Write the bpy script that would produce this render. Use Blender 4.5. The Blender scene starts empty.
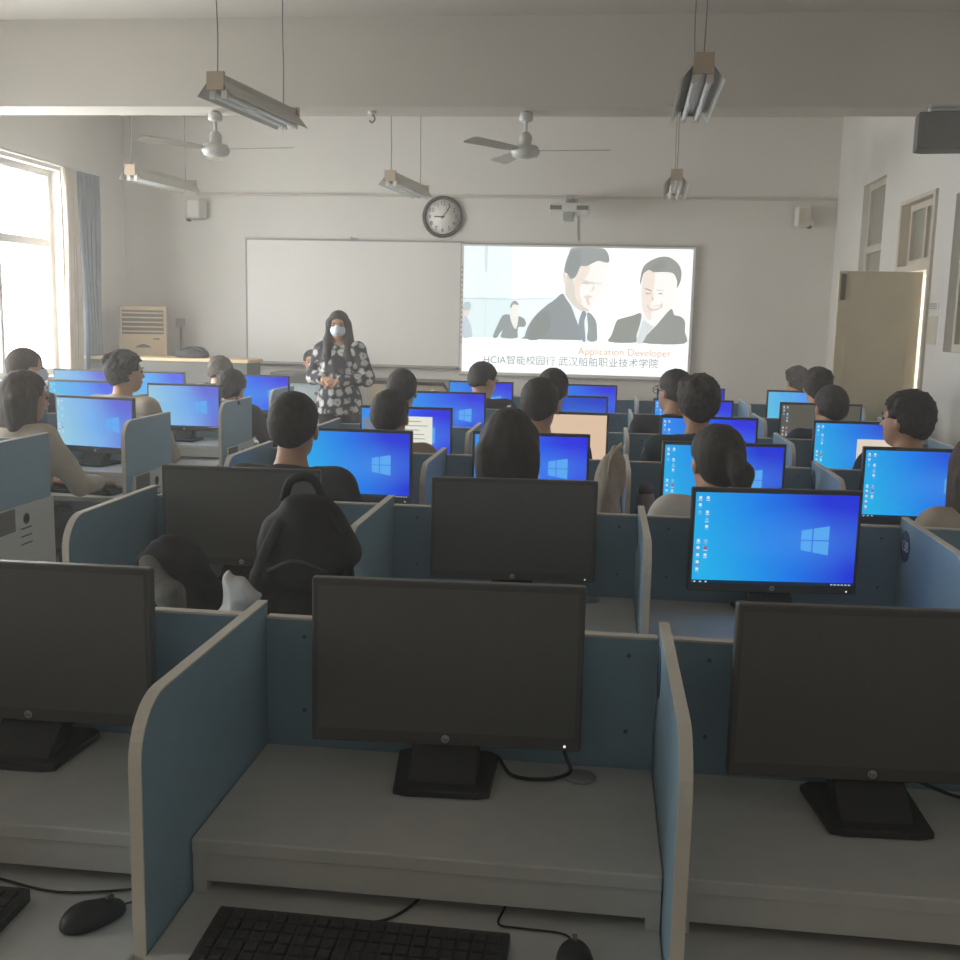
import bpy, bmesh, math, random
import numpy as np
from mathutils import Vector, Matrix
random.seed(7)
D = bpy.data
sc = bpy.context.scene
COL = sc.collection
PI = math.pi
R = math.radians

# ------------------------------------------------------------------ colours and materials
def lin(c):
    return tuple(((v/255)/12.92 if v/255 <= .04045 else ((v/255+.055)/1.055)**2.4) for v in c)

def mat(name, rgb, rough=.6, metal=0., spec=.4, var=.06, scale=9., bump=0., sheen=0.):
    m = D.materials.new(name); m.use_nodes = True
    nt = m.node_tree; b = nt.nodes['Principled BSDF']
    b.inputs['Roughness'].default_value = rough
    b.inputs['Metallic'].default_value = metal
    b.inputs['Specular IOR Level'].default_value = spec
    if sheen: b.inputs['Sheen Weight'].default_value = sheen
    tc = nt.nodes.new('ShaderNodeTexCoord')
    n = nt.nodes.new('ShaderNodeTexNoise'); n.inputs['Scale'].default_value = scale; n.inputs['Detail'].default_value = 5
    nt.links.new(tc.outputs['Object'], n.inputs['Vector'])
    r = nt.nodes.new('ShaderNodeValToRGB')
    c = lin(rgb)
    r.color_ramp.elements[0].position = .3; r.color_ramp.elements[1].position = .7
    r.color_ramp.elements[0].color = (*[x*(1-var) for x in c], 1)
    r.color_ramp.elements[1].color = (*[min(1, x*(1+var)) for x in c], 1)
    nt.links.new(n.outputs['Fac'], r.inputs['Fac'])
    nt.links.new(r.outputs['Color'], b.inputs['Base Color'])
    if bump:
        bp = nt.nodes.new('ShaderNodeBump'); bp.inputs['Strength'].default_value = bump; bp.inputs['Distance'].default_value = .004
        nt.links.new(n.outputs['Fac'], bp.inputs['Height']); nt.links.new(bp.outputs['Normal'], b.inputs['Normal'])
    return m

def emit(name, rgb, k=1.):
    m = D.materials.new(name); m.use_nodes = True
    nt = m.node_tree; nt.nodes.clear()
    o = nt.nodes.new('ShaderNodeOutputMaterial'); e = nt.nodes.new('ShaderNodeEmission')
    e.inputs['Color'].default_value = (*lin(rgb), 1); e.inputs['Strength'].default_value = k
    nt.links.new(e.outputs[0], o.inputs[0])
    return m

def wallpaper(name, left, mid, right, k=1.):
    """lit desktop wallpaper: cyan to deep blue with a soft beam fanning out from the window emblem"""
    m = D.materials.new(name); m.use_nodes = True
    nt = m.node_tree; nt.nodes.clear(); N = nt.nodes.new; L = nt.links.new
    o = N('ShaderNodeOutputMaterial'); e = N('ShaderNodeEmission'); e.inputs['Strength'].default_value = k
    tc = N('ShaderNodeTexCoord'); sp = N('ShaderNodeSeparateXYZ'); L(tc.outputs['Generated'], sp.inputs[0])
    z = N('ShaderNodeMath'); z.operation = 'MULTIPLY_ADD'; L(sp.outputs['Z'], z.inputs[0]); z.inputs[1].default_value = .22
    L(sp.outputs['X'], z.inputs[2])
    r = N('ShaderNodeValToRGB'); L(z.outputs[0], r.inputs['Fac'])
    cr = r.color_ramp; cr.elements[0].position = .12; cr.elements[0].color = (*lin(left), 1)
    cr.elements[1].position = 1.02; cr.elements[1].color = (*lin(right), 1)
    q = cr.elements.new(.62); q.color = (*lin(mid), 1)
    # beam
    g = N('ShaderNodeVectorMath'); g.operation = 'SUBTRACT'; L(tc.outputs['Generated'], g.inputs[0]); g.inputs[1].default_value = (.72, .5, .5)
    g2 = N('ShaderNodeVectorMath'); g2.operation = 'MULTIPLY'; L(g.outputs[0], g2.inputs[0]); g2.inputs[1].default_value = (1.3, 0, 1.9)
    ln = N('ShaderNodeVectorMath'); ln.operation = 'LENGTH'; L(g2.outputs[0], ln.inputs[0])
    mr = N('ShaderNodeMapRange'); L(ln.outputs['Value'], mr.inputs['Value'])
    mr.inputs['From Min'].default_value = .12; mr.inputs['From Max'].default_value = .75
    mr.inputs['To Min'].default_value = .33; mr.inputs['To Max'].default_value = 0
    mx = N('ShaderNodeMix'); mx.data_type = 'RGBA'; L(mr.outputs[0], mx.inputs[0]); L(r.outputs[0], mx.inputs[6])
    mx.inputs[7].default_value = (*lin((80, 170, 245)), 1)
    L(mx.outputs[2], e.inputs['Color']); L(e.outputs[0], o.inputs[0])
    return m

M = {}
M['wall'] = mat('wall_paint', (214, 210, 203), .85, var=.025, scale=2.5, bump=.08)
M['ceiling'] = mat('ceiling_paint', (187, 180, 169), .9, var=.03, scale=1.7, bump=.08)
M['trim'] = mat('trim_paint', (188, 180, 168), .7)
M['white'] = mat('white_laminate', (203, 202, 198), .5, var=.03, scale=20)
M['whitedge'] = mat('white_edge_band', (214, 207, 196), .45, var=.03, scale=20)
M['blue'] = mat('blue_laminate', (132, 162, 179), .5, var=.03, scale=25)
M['black'] = mat('black_plastic', (38, 39, 39), .5, var=.1, scale=30)
M['gloss'] = mat('black_bezel', (80, 79, 77), .4, var=.1)
M['off'] = mat('dark_screen', (88, 87, 85), .42, var=.03, scale=40, spec=.55)
M['silver'] = mat('silver', (190, 190, 190), .3, .8)
M['rubber'] = mat('cable_rubber', (26, 27, 28), .6)
M['alu'] = mat('white_upvc', (205, 203, 198), .4, var=.03)
M['whiteboard'] = mat('whiteboard_enamel', (222, 218, 212), .35, var=.02, scale=3)
M['grey'] = mat('grey_plastic', (150, 150, 148), .5)
M['dgrey'] = mat('dark_grey_panel', (100, 98, 94), .6)
M['cream'] = mat('cream_plastic', (206, 180, 142), .5, var=.03)
M['grille'] = mat('grille_brown', (96, 84, 68), .6)
M['curtain'] = mat('curtain_blue', (88, 99, 112), .9, var=.1, scale=6, sheen=.2)
M['sheer'] = mat('curtain_beige', (196, 182, 164), .9, var=.08, scale=6, sheen=.2)
M['door'] = mat('door_paint', (206, 193, 166), .6, var=.05, scale=5)
M['frame'] = mat('frame_paint', (196, 188, 172), .6)
M['lampmetal'] = mat('lamp_metal', (176, 172, 160), .35, .35)
M['lampend'] = mat('lamp_end', (176, 156, 132), .6)
M['tube'] = mat('fluorescent_tube', (236, 238, 236), .25)
M['fan'] = mat('fan_enamel', (190, 188, 182), .35)
M['fanblade'] = mat('fan_blade', (150, 142, 130), .5)
M['clockface'] = mat('clock_face', (226, 222, 214), .5, var=.01)
M['clockrim'] = mat('clock_rim', (66, 58, 52), .4)
M['ink'] = mat('black_ink', (34, 32, 32), .6)
M['paper'] = mat('paper', (214, 208, 194), .8)
M['greyink'] = mat('grey_ink', (140, 138, 142), .8)
M['sticker'] = mat('blue_sticker', (52, 78, 122), .5)
M['stickerink'] = mat('sticker_white', (214, 222, 230), .5)
M['floor'] = mat('floor_tile', (150, 140, 126), .4, var=.08, scale=3)
M['cordblack'] = M['rubber']
M['bagblack'] = mat('black_nylon', (34, 34, 36), .8, var=.2, scale=30, bump=.3)
M['baggrey'] = mat('charcoal_nylon', (70, 70, 70), .8, var=.2, scale=30, bump=.3)
M['jacket'] = mat('black_jacket_cloth', (36, 36, 38), .9, var=.25, scale=18, bump=.4)
M['lining'] = mat('grey_lining', (112, 110, 104), .9, var=.15, scale=60, bump=.3)
M['canvas'] = mat('canvas_cloth', (178, 168, 152), .9, var=.15, scale=25, bump=.4)
M['bottle'] = mat('pink_bottle', (150, 126, 124), .5)
M['stoolseat'] = mat('stool_seat', (62, 66, 70), .6)
M['stoolleg'] = mat('stool_leg', (120, 120, 118), .4, .5)
M['skin'] = mat('skin', (196, 150, 122), .55, var=.04, scale=20)
def hair_mat(name, rgb):
    m = mat(name, rgb, .72, var=.4, scale=70, bump=.5)
    nt = m.node_tree; mp = nt.nodes.new('ShaderNodeMapping'); mp.inputs['Scale'].default_value = (1, 1, .22)
    tc = next(n for n in nt.nodes if n.type == 'TEX_COORD'); n = next(n for n in nt.nodes if n.type == 'TEX_NOISE')
    nt.links.new(tc.outputs['Object'], mp.inputs[0]); nt.links.new(mp.outputs[0], n.inputs['Vector'])
    return m
M['hair'] = hair_mat('black_hair', (58, 53, 49))
M['hairbrown'] = hair_mat('dark_brown_hair', (72, 60, 51))
M['eye'] = mat('eye', (28, 22, 20), .2)
M['lip'] = mat('lips', (160, 100, 92), .5)
M['mask'] = mat('white_mask', (216, 222, 232), .8, var=.04)
M['glasses'] = mat('glasses_frame', (40, 38, 38), .3)
M['shoe'] = mat('shoe', (60, 60, 62), .6)
M['black_cloth'] = mat('black_cloth', (40, 40, 42), .9, var=.12, scale=20)
M['charcoal'] = mat('charcoal_cloth', (56, 56, 58), .9, var=.12, scale=20)
M['navy'] = mat('navy_cloth', (44, 50, 62), .9, var=.12, scale=20)
M['beige'] = mat('beige_cloth', (190, 176, 158), .9, var=.1, scale=20)
M['tan'] = mat('tan_cloth', (160, 140, 116), .9, var=.1, scale=20)
M['whitecloth'] = mat('white_cloth', (206, 200, 194), .9, var=.06, scale=20)
M['teal'] = mat('teal_cloth', (58, 76, 82), .9, var=.1, scale=20)
M['trouser'] = mat('dark_trousers', (38, 40, 48), .9, var=.1)
M['plum'] = mat('plum_cloth', (92, 74, 76), .9, var=.1)
M['scrunchie'] = mat('tan_scrunchie', (120, 92, 66), .8)
M['stone'] = mat('corridor_plaster', (176, 168, 150), .9)
M['palepanel'] = mat('pale_blue_panel', (196, 208, 214), .5)
M['podtop'] = mat('podium_wood', (70, 62, 54), .5)
M['podbody'] = mat('podium_beige', (198, 180, 154), .6)

def glass_mat():
    m = D.materials.new('window_glass'); m.use_nodes = True
    nt = m.node_tree; nt.nodes.clear(); N = nt.nodes.new; L = nt.links.new
    o = N('ShaderNodeOutputMaterial'); t = N('ShaderNodeBsdfTransparent'); g = N('ShaderNodeBsdfGlossy')
    t.inputs[0].default_value = (.93, .95, .95, 1); g.inputs['Roughness'].default_value = .05
    x = N('ShaderNodeMixShader'); x.inputs[0].default_value = .05; L(t.outputs[0], x.inputs[1]); L(g.outputs[0], x.inputs[2]); L(x.outputs[0], o.inputs[0])
    return m
M['glass'] = glass_mat()
def frosted_mat():
    m = D.materials.new('grey_glass'); m.use_nodes = True
    nt = m.node_tree; b = nt.nodes['Principled BSDF']
    b.inputs['Base Color'].default_value = (*lin((150, 146, 134)), 1); b.inputs['Roughness'].default_value = .35
    n = nt.nodes.new('ShaderNodeTexNoise'); n.inputs['Scale'].default_value = 300
    bp = nt.nodes.new('ShaderNodeBump'); bp.inputs['Strength'].default_value = .15; bp.inputs['Distance'].default_value = .002
    nt.links.new(n.outputs['Fac'], bp.inputs['Height']); nt.links.new(bp.outputs['Normal'], b.inputs['Normal'])
    return m
M['frost'] = frosted_mat()
def flower_mat():
    m = D.materials.new('flowered_blouse'); m.use_nodes = True
    nt = m.node_tree; b = nt.nodes['Principled BSDF']; b.inputs['Roughness'].default_value = .85
    N = nt.nodes.new; L = nt.links.new
    tc = N('ShaderNodeTexCoord')
    v = N('ShaderNodeTexVoronoi'); v.inputs['Scale'].default_value = 13; v.inputs['Randomness'].default_value = .55
    L(tc.outputs['Object'], v.inputs['Vector'])
    n = N('ShaderNodeTexNoise'); n.inputs['Scale'].default_value = 55; L(tc.outputs['Object'], n.inputs['Vector'])
    a = N('ShaderNodeMath'); a.operation = 'MULTIPLY_ADD'; L(n.outputs['Fac'], a.inputs[0]); a.inputs[1].default_value = .45; L(v.outputs['Distance'], a.inputs[2])
    r = N('ShaderNodeValToRGB'); L(a.outputs[0], r.inputs['Fac'])
    cr = r.color_ramp; cr.interpolation = 'LINEAR'
    cr.elements[0].position = .28; cr.elements[0].color = (*lin((120, 118, 118)), 1)
    cr.elements[1].position = .70; cr.elements[1].color = (*lin((44, 41, 50)), 1)
    for p, c in ((.34, (206, 203, 198)), (.60, (186, 183, 180))):
        e = cr.elements.new(p); e.color = (*lin(c), 1)
    L(r.outputs[0], b.inputs['Base Color'])
    return m
M['flower'] = flower_mat()

# ------------------------------------------------------------------ object helpers
def tag(o, label, cat=None, group=None, kind=None):
    if label: o['label'] = label
    if cat: o['category'] = cat
    if group: o['group'] = group
    if kind: o['kind'] = kind
    return o
def empty(name, loc=(0, 0, 0), rz=0., label=None, cat=None, group=None):
    o = D.objects.new(name, None); COL.objects.link(o); o.location = loc; o.rotation_euler = (0, 0, rz)
    o.empty_display_size = .1
    return tag(o, label, cat, group)
def put(name, mesh, m=None, parent=None, loc=None, rot=None):
    o = D.objects.new(name, mesh); COL.objects.link(o)
    if m is not None and not mesh.materials: mesh.materials.append(M[m] if isinstance(m, str) else m)
    if parent: o.parent = parent
    if loc: o.location = loc
    if rot: o.rotation_euler = rot
    return o
class MB:
    """collects shapes into one mesh"""
    def __init__(s): s.bm = bmesh.new(); s.smooth = False
    def box(s, x0, x1, y0, y1, z0, z1, bev=0., seg=2, mx=None):
        g = bmesh.ops.create_cube(s.bm, size=1)['verts']
        for v in g:
            v.co = Vector(((x0+x1)/2+v.co.x*(x1-x0), (y0+y1)/2+v.co.y*(y1-y0), (z0+z1)/2+v.co.z*(z1-z0)))
        if bev:
            es = list({e for v in g for e in v.link_edges})
            r = bmesh.ops.bevel(s.bm, geom=es, offset=bev, segments=seg, affect='EDGES', profile=.5)
            g = list({v for f in r['faces'] for v in f.verts} | {v for v in g if v.is_valid})
        if mx is not None: bmesh.ops.transform(s.bm, matrix=mx, verts=g)
        return s
    def prism(s, pts, axis, a, b, bev=0.):
        """pts: 2D outline, extruded along axis ('x','y','z') from a to b"""
        def P(u, v, w): return {'x': (w, u, v), 'y': (u, w, v), 'z': (u, v, w)}[axis]
        v0 = [s.bm.verts.new(P(u, v, a)) for u, v in pts]; v1 = [s.bm.verts.new(P(u, v, b)) for u, v in pts]
        n = len(pts)
        fs = [s.bm.faces.new(v0), s.bm.faces.new(v1[::-1])]
        for i in range(n): fs.append(s.bm.faces.new((v0[i], v1[i], v1[(i+1) % n], v0[(i+1) % n])))
        bmesh.ops.recalc_face_normals(s.bm, faces=fs)
        if bev:
            es = [e for f in fs[:2] for e in f.edges]
            bmesh.ops.bevel(s.bm, geom=es, offset=bev, segments=2, affect='EDGES', profile=.5)
        return s
    def cyl(s, p0, p1, r0, r1=None, n=16):
        r1 = r0 if r1 is None else r1
        p0, p1 = Vector(p0), Vector(p1); d = (p1-p0); q = d.to_track_quat('Z', 'Y').to_matrix()
        a = []; b = []
        for i in range(n):
            c = Vector((math.cos(2*PI*i/n), math.sin(2*PI*i/n), 0))
            a.append(s.bm.verts.new(p0+q @ (c*r0))); b.append(s.bm.verts.new(p1+q @ (c*r1)))
        s.bm.faces.new(a[::-1]); s.bm.faces.new(b)
        for i in range(n): s.bm.faces.new((a[i], a[(i+1) % n], b[(i+1) % n], b[i]))
        return s
    def lathe(s, prof, n=24, mx=None):
        rings = []
        for r, z in prof:
            rings.append([s.bm.verts.new((r*math.cos(2*PI*i/n), r*math.sin(2*PI*i/n), z)) for i in range(n)])
        vs = [v for g in rings for v in g]
        for a, b in zip(rings, rings[1:]):
            for i in range(n): s.bm.faces.new((a[i], a[(i+1) % n], b[(i+1) % n], b[i]))
        s.bm.faces.new(rings[0][::-1]); s.bm.faces.new(rings[-1])
        if mx is not None: bmesh.ops.transform(s.bm, matrix=mx, verts=vs)
        s.smooth = True
        return s
    def tube(s, pts, r, n=8, sub=6):
        """smooth sweep through pts (Catmull-Rom)"""
        P = [Vector(p) for p in pts]; P = [2*P[0]-P[1]] + P + [2*P[-1]-P[-2]]
        path = []
        for i in range(1, len(P)-2):
            for k in range(sub):
                t = k/sub; a, b, c, d = P[i-1:i+3]
                path.append(.5*((2*b)+(-a+c)*t+(2*a-5*b+4*c-d)*t*t+(-a+3*b-3*c+d)*t**3))
        path.append(P[-2])
        x = None; rings = []
        for i, p in enumerate(path):
            t = (path[min(i+1, len(path)-1)]-path[max(i-1, 0)]).normalized()
            if x is None: x = t.cross(Vector((0, 0, 1)) if abs(t.z) < .9 else Vector((1, 0, 0)))
            x = (x-t*x.dot(t)).normalized(); y = x.cross(t)
            rings.append([s.bm.verts.new(p+(x*math.cos(2*PI*k/n)+y*math.sin(2*PI*k/n))*r) for k in range(n)])
        for a, b in zip(rings, rings[1:]):
            for i in range(n): s.bm.faces.new((a[i], a[(i+1) % n], b[(i+1) % n], b[i]))
        s.bm.faces.new(rings[0][::-1]); s.bm.faces.new(rings[-1]); s.smooth = True
        return s
    def sphere(s, c, r, n=12, sc3=(1, 1, 1)):
        g = bmesh.ops.create_uvsphere(s.bm, u_segments=n, v_segments=n//2+2, radius=1)['verts']
        for v in g: v.co = Vector((c[0]+v.co.x*r*sc3[0], c[1]+v.co.y*r*sc3[1], c[2]+v.co.z*r*sc3[2]))
        s.smooth = True
        return s
    def mesh(s, name, m=None):
        bmesh.ops.recalc_face_normals(s.bm, faces=s.bm.faces[:])
        me = D.meshes.new(name); s.bm.to_mesh(me); s.bm.free()
        if s.smooth:
            for p in me.polygons: p.use_smooth = True
        if m: me.materials.append(M[m] if isinstance(m, str) else m)
        return me
    def build(s, name, m=None, parent=None, loc=None, rot=None):
        return put(name, s.mesh(name, m), None, parent, loc, rot)
def struct(name, mb, m): return tag(mb.build(name, m), None, None, None, 'structure')
def text_mesh(name, body, size, m, parent, loc, rot, align='CENTER', ext=.0004):
    c = D.curves.new(name, 'FONT'); c.body = body; c.size = size; c.align_x = align; c.align_y = 'CENTER'; c.extrude = ext
    o = D.objects.new(name, c); COL.objects.link(o)
    bpy.context.view_layer.update()
    dg = bpy.context.evaluated_depsgraph_get()
    me = D.meshes.new_from_object(o.evaluated_get(dg)); me.name = name
    D.objects.remove(o); D.curves.remove(c)
    me.materials.clear()
    return put(name, me, m, parent, loc, rot)

# ------------------------------------------------------------------ signed-distance modelling for people and soft goods
class Field:
    def __init__(s, lo, hi, h):
        s.lo = np.array(lo, np.float32); s.h = h
        n = [int(math.ceil((b-a)/h))+1 for a, b in zip(lo, hi)]
        ax = [np.arange(k, dtype=np.float32)*h+l for k, l in zip(n, lo)]
        s.ax = ax; s.v = np.full(n, .3, np.float32)
    def _win(s, lo, hi):
        sl = []
        for a, l, u in zip(s.ax, lo, hi):
            i = int(np.searchsorted(a, l)); j = int(np.searchsorted(a, u)); sl.append(slice(max(0, i), max(0, j)))
        X = s.ax[0][sl[0]][:, None, None]; Y = s.ax[1][sl[1]][None, :, None]; Z = s.ax[2][sl[2]][None, None, :]
        return tuple(sl), X, Y, Z
    def _join(s, sl, d, k):
        if d.size == 0: return
        a = s.v[sl]
        if k > 0:
            h = np.clip(.5+.5*(a-d)/k, 0, 1); s.v[sl] = a*(1-h)+d*h-k*h*(1-h)
        else: s.v[sl] = np.minimum(a, d)
    def cone(s, p0, p1, r0, r1=None, k=.02, fl=None):
        r1 = r0 if r1 is None else r1
        p0 = np.array(p0, np.float32); p1 = np.array(p1, np.float32); rm = max(r0, r1)+k+s.h*3
        sl, X, Y, Z = s._win(np.minimum(p0, p1)-rm, np.maximum(p0, p1)+rm)
        d = p1-p0; L2 = float(d @ d)+1e-9
        x, y, z = X-p0[0], Y-p0[1], Z-p0[2]
        t = np.clip((x*d[0]+y*d[1]+z*d[2])/L2, 0, 1)
        q = np.sqrt((x-t*d[0])**2+(y-t*d[1])**2+(z-t*d[2])**2)-(r0+(r1-r0)*t)
        s._join(sl, q.astype(np.float32), k); return s
    def ell(s, c, r, k=.02, rot=None, noise=0., freq=60.):
        c = np.array(c, np.float32); m = max(r)+k+s.h*3
        sl, X, Y, Z = s._win(c-m, c+m)
        x, y, z = X-c[0], Y-c[1], Z-c[2]
        if rot is not None:
            Q = np.array(rot.transposed()) if isinstance(rot, Matrix) else rot
            x, y, z = (Q[0][0]*x+Q[0][1]*y+Q[0][2]*z, Q[1][0]*x+Q[1][1]*y+Q[1][2]*z, Q[2][0]*x+Q[2][1]*y+Q[2][2]*z)
        k0 = np.sqrt((x/r[0])**2+(y/r[1])**2+(z/r[2])**2)+1e-6
        k1 = np.sqrt((x/r[0]**2)**2+(y/r[1]**2)**2+(z/r[2]**2)**2)+1e-6
        d = k0*(k0-1)/k1
        if noise: d = d+noise*np.sin(freq*X+3*np.sin(.6*freq*Z))*np.sin(freq*.9*Y+1.3)*np.sin(freq*1.1*Z+2*np.sin(.5*freq*X))
        s._join(sl, np.broadcast_to(d, s.v[sl].shape).astype(np.float32), k); return s
    def cut(s, fn, k=0.):
        """keep where fn(X,Y,Z) < 0"""
        X = s.ax[0][:, None, None]; Y = s.ax[1][None, :, None]; Z = s.ax[2][None, None, :]
        s.v = np.maximum(s.v, fn(X, Y, Z)).astype(np.float32); return s
    def disp(s, fn):
        X = s.ax[0][:, None, None]; Y = s.ax[1][None, :, None]; Z = s.ax[2][None, None, :]
        s.v = (s.v+fn(X, Y, Z)).astype(np.float32); return s
    def mesh(s, name, m=None):
        v = s.v; v[0] = v[-1] = .1; v[:, 0] = v[:, -1] = .1; v[:, :, 0] = v[:, :, -1] = .1
        n = v.shape; ins = v < 0
        cs = [v[i:n[0]-1+i, j:n[1]-1+j, k:n[2]-1+k] for i in (0, 1) for j in (0, 1) for k in (0, 1)]
        cnt = sum((c < 0).astype(np.int8) for c in cs)
        act = (cnt > 0) & (cnt < 8)
        idx = np.argwhere(act)
        if len(idx) == 0: return D.meshes.new(name)
        C = [c[act] for c in cs]
        off = [(i, j, k) for i in (0, 1) for j in (0, 1) for k in (0, 1)]
        acc = np.zeros((len(idx), 3)); num = np.zeros(len(idx))
        for a in range(8):
            for b in range(a+1, 8):
                if sum(abs(p-q) for p, q in zip(off[a], off[b])) != 1: continue
                va, vb = C[a], C[b]; x = (va < 0) != (vb < 0)
                t = np.where(x, va/(va-vb+1e-12), 0)
                pa = np.array(off[a]); pb = np.array(off[b])
                acc += np.where(x[:, None], pa+(pb-pa)*t[:, None], 0); num += x
        pos = (idx+acc/num[:, None])*s.h+s.lo
        ids = np.full(act.shape, -1, np.int64); ids[act] = np.arange(len(idx))
        quads = []
        for ax in range(3):
            lo = [slice(1, -1)]*3; hi = [slice(1, -1)]*3
            lo[ax] = slice(0, -1); hi[ax] = slice(1, None)
            A = ins[tuple(lo)]; B = ins[tuple(hi)]; e = np.argwhere(A != B)
            if len(e) == 0: continue
            sgn = A[A != B]
            base = e.copy()
            o1, o2 = [q for q in range(3) if q != ax]
            base[:, o1] += 1; base[:, o2] += 1
            def cell(d1, d2):
                c = base.copy(); c[:, o1] -= d1; c[:, o2] -= d2
                return ids[c[:, 0], c[:, 1], c[:, 2]]
            q = np.stack([cell(1, 1), cell(0, 1), cell(0, 0), cell(1, 0)], 1)
            flip = ~sgn if ax != 1 else sgn
            q[flip] = q[flip][:, ::-1]
            quads.append(q)
        q = np.concatenate(quads); q = q[(q >= 0).all(1)]
        me = D.meshes.new(name); me.from_pydata(pos.tolist(), [], q.tolist()); me.update()
        me.polygons.foreach_set('use_smooth', np.ones(len(me.polygons), bool))
        if m: me.materials.append(M[m] if isinstance(m, str) else m)
        return me

# ------------------------------------------------------------------ room
XL, XR, YB, YF, ZC = -5.05, 2.2, -2.4, 10.8, 3.55
T = .24
struct('floor', MB().box(XL-T, XR+T, YB-T, YF+T, -.1, 0), 'floor')
struct('ceiling', MB().box(XL-T, XR+T, YB-T, YF+T, ZC, ZC+.15), 'ceiling')
struct('wall_front', MB().box(XL-T, XR+T, YF, YF+T, 0, ZC), 'wall')
struct('wall_back', MB().box(XL-T, XR+T, YB-T, YB, 0, ZC), 'wall')
struct('trim_ceiling_beam', MB().box(XL, XR, 7.3, 7.62, 2.97, ZC), 'ceiling')
struct('trim_front_rail', MB().box(-4.3, 2.19, YF-.025, YF, 2.765, 2.79), 'trim')
def wall_with_holes(name, x0, x1, holes):
    mb = MB(); ys = YB
    for (a, b, zs) in sorted(holes):
        mb.box(x0, x1, ys, a, 0, ZC); z = 0
        for (z0, z1) in zs:
            if z0 > z: mb.box(x0, x1, a, b, z, z0)
            z = z1
        mb.box(x0, x1, a, b, z, ZC); ys = b
    mb.box(x0, x1, ys, YF, 0, ZC)
    return struct(name, mb, 'wall')
LW = [(6.9, 9.5), (4.2, 6.0), (-.1, .95)]
wall_with_holes('wall_left', XL-T, XL, [(a, b, [(.95, 2.82)]) for a, b in LW])
RWIN = (9.0, 9.74, 1.0, 2.78)
RDOOR = (7.58, 8.45)
RNEAR = (6.2, 7.2, 1.42, 2.42)
wall_with_holes('wall_right', XR, XR+T, [(RWIN[0], RWIN[1], [(RWIN[2], RWIN[3])]), (RDOOR[0], RDOOR[1], [(0, 2.5)]), (RNEAR[0], RNEAR[1], [(RNEAR[2], RNEAR[3])])])
struct('baseboard_right', MB().box(XR-.012, XR, YB, 7.5, 0, .1), 'trim')
struct('baseboard_left', MB().box(XL, XL+.012, YB, YF, 0, .1), 'trim')
struct('baseboard_front', MB().box(XL, XR, YF-.012, YF, 0, .1), 'trim')
def window(name, x, y0, y1, z0, z1, bars_y, bars_z, fm, panes='glass', w=.06):
    f = MB()
    f.box(x-.03, x+.03, y0, y1, z0, z0+w).box(x-.03, x+.03, y0, y1, z1-w, z1)
    f.box(x-.03, x+.03, y0, y0+w, z0+w, z1-w).box(x-.03, x+.03, y1-w, y1, z0+w, z1-w)
    for b in bars_z: f.box(x-.028, x+.028, y0+w, y1-w, b-w*.6, b+w*.6)
    zz = [z0+w]+[q for b in bars_z for q in (b-w*.6, b+w*.6)]+[z1-w]
    for b in bars_y:
        for za, zb in zip(zz[::2], zz[1::2]): f.box(x-.026, x+.026, b-w*.45, b+w*.45, za, zb)
    o = struct(name, f, fm)
    p = MB().box(x-.004, x+.004, y0+w*.5, y1-w*.5, z0+w*.5, z1-w*.5).build('window_pane', panes, o)
    return o
window('window_1', XL-.12, 6.9, 9.5, .95, 2.82, [7.76, 8.6], [2.16], 'alu')
window('window_2', XL-.12, 4.2, 6.0, .95, 2.82, [4.8, 5.4], [2.16], 'alu')
window('window_6', XL-.12, -.1, .95, .95, 2.82, [.42], [2.16], 'alu')
window('window_3', XR+.08, *RWIN, [], [2.23], 'frame', 'frost', .05)
window('window_4', XR+.08, RDOOR[0]+.05, RDOOR[1]-.05, 2.02, 2.47, [8.02], [], 'frame', 'frost', .045)
window('window_5', XR+.08, *RNEAR, [6.7], [], 'frame', 'frost', .05)
tag(MB().box(XL, XL+.07, 6.85, 9.9, .9, .95, .008).build('trim_window_ledge', 'white'), None, None, None, 'structure')
# door casing
c = MB(); c.box(XR-.02, XR+T, RDOOR[0], RDOOR[0]+.05, 0, 2.5).box(XR-.02, XR+T, RDOOR[1]-.05, RDOOR[1], 0, 2.5)
c.box(XR-.02, XR+T, RDOOR[0]+.05, RDOOR[1]-.05, 2.47, 2.5).box(XR-.02, XR+T, RDOOR[0]+.05, RDOOR[1]-.05, 1.97, 2.02)
struct('trim_door_casing', c, 'frame')
# corridor outside the door
struct('floor_corridor', MB().box(XR+T, 4.6, 4.0, 13.5, -.1, 0), 'floor')
struct('ceiling_corridor', MB().box(XR+T, 4.6, 4.0, 13.5, 2.75, 2.9), 'ceiling')
struct('wall_corridor_parapet', MB().box(4.35, 4.55, 4.0, 13.5, 0, 1.1), 'stone')
struct('wall_corridor_lintel', MB().box(4.35, 4.55, 4.0, 13.5, 2.1, 2.75), 'stone')
# open door leaf, standing square to the wall
d = empty('door_1', (XR-.03, 7.68, 0)); d['kind'] = 'structure'
lw = .56
MB().box(-lw, 0, -.02, .02, .02, 1.95, .004).build('leaf', 'door', d)
f = MB()
for (a, b, z0, z1) in ((-lw+.06, -.06, 1.46, 1.475), (-lw+.06, -.06, .97, .985), (-lw+.06, -.06, .85, .865), (-lw+.06, -.06, .13, .145)): f.box(a, b, -.026, -.02, z0, z1)
for (x, z0, z1) in ((-lw+.06, .985, 1.46), (-.075, .985, 1.46), (-lw+.06, .145, .85), (-.075, .145, .85)): f.box(x, x+.015, -.026, -.02, z0, z1)
f.build('panel_moulding', 'door', d)
MB().box(-lw+.012, -lw+.045, -.035, -.02, 1.75, 1.93, .004).build('door_bolt', 'grille', d)
MB().cyl((-lw+.06, -.02, 1.0), (-lw+.06, -.06, 1.0), .012).cyl((-lw+.06, -.06, 1.0), (-lw+.16, -.06, 1.0), .01).build('door_handle', 'silver', d)
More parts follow.
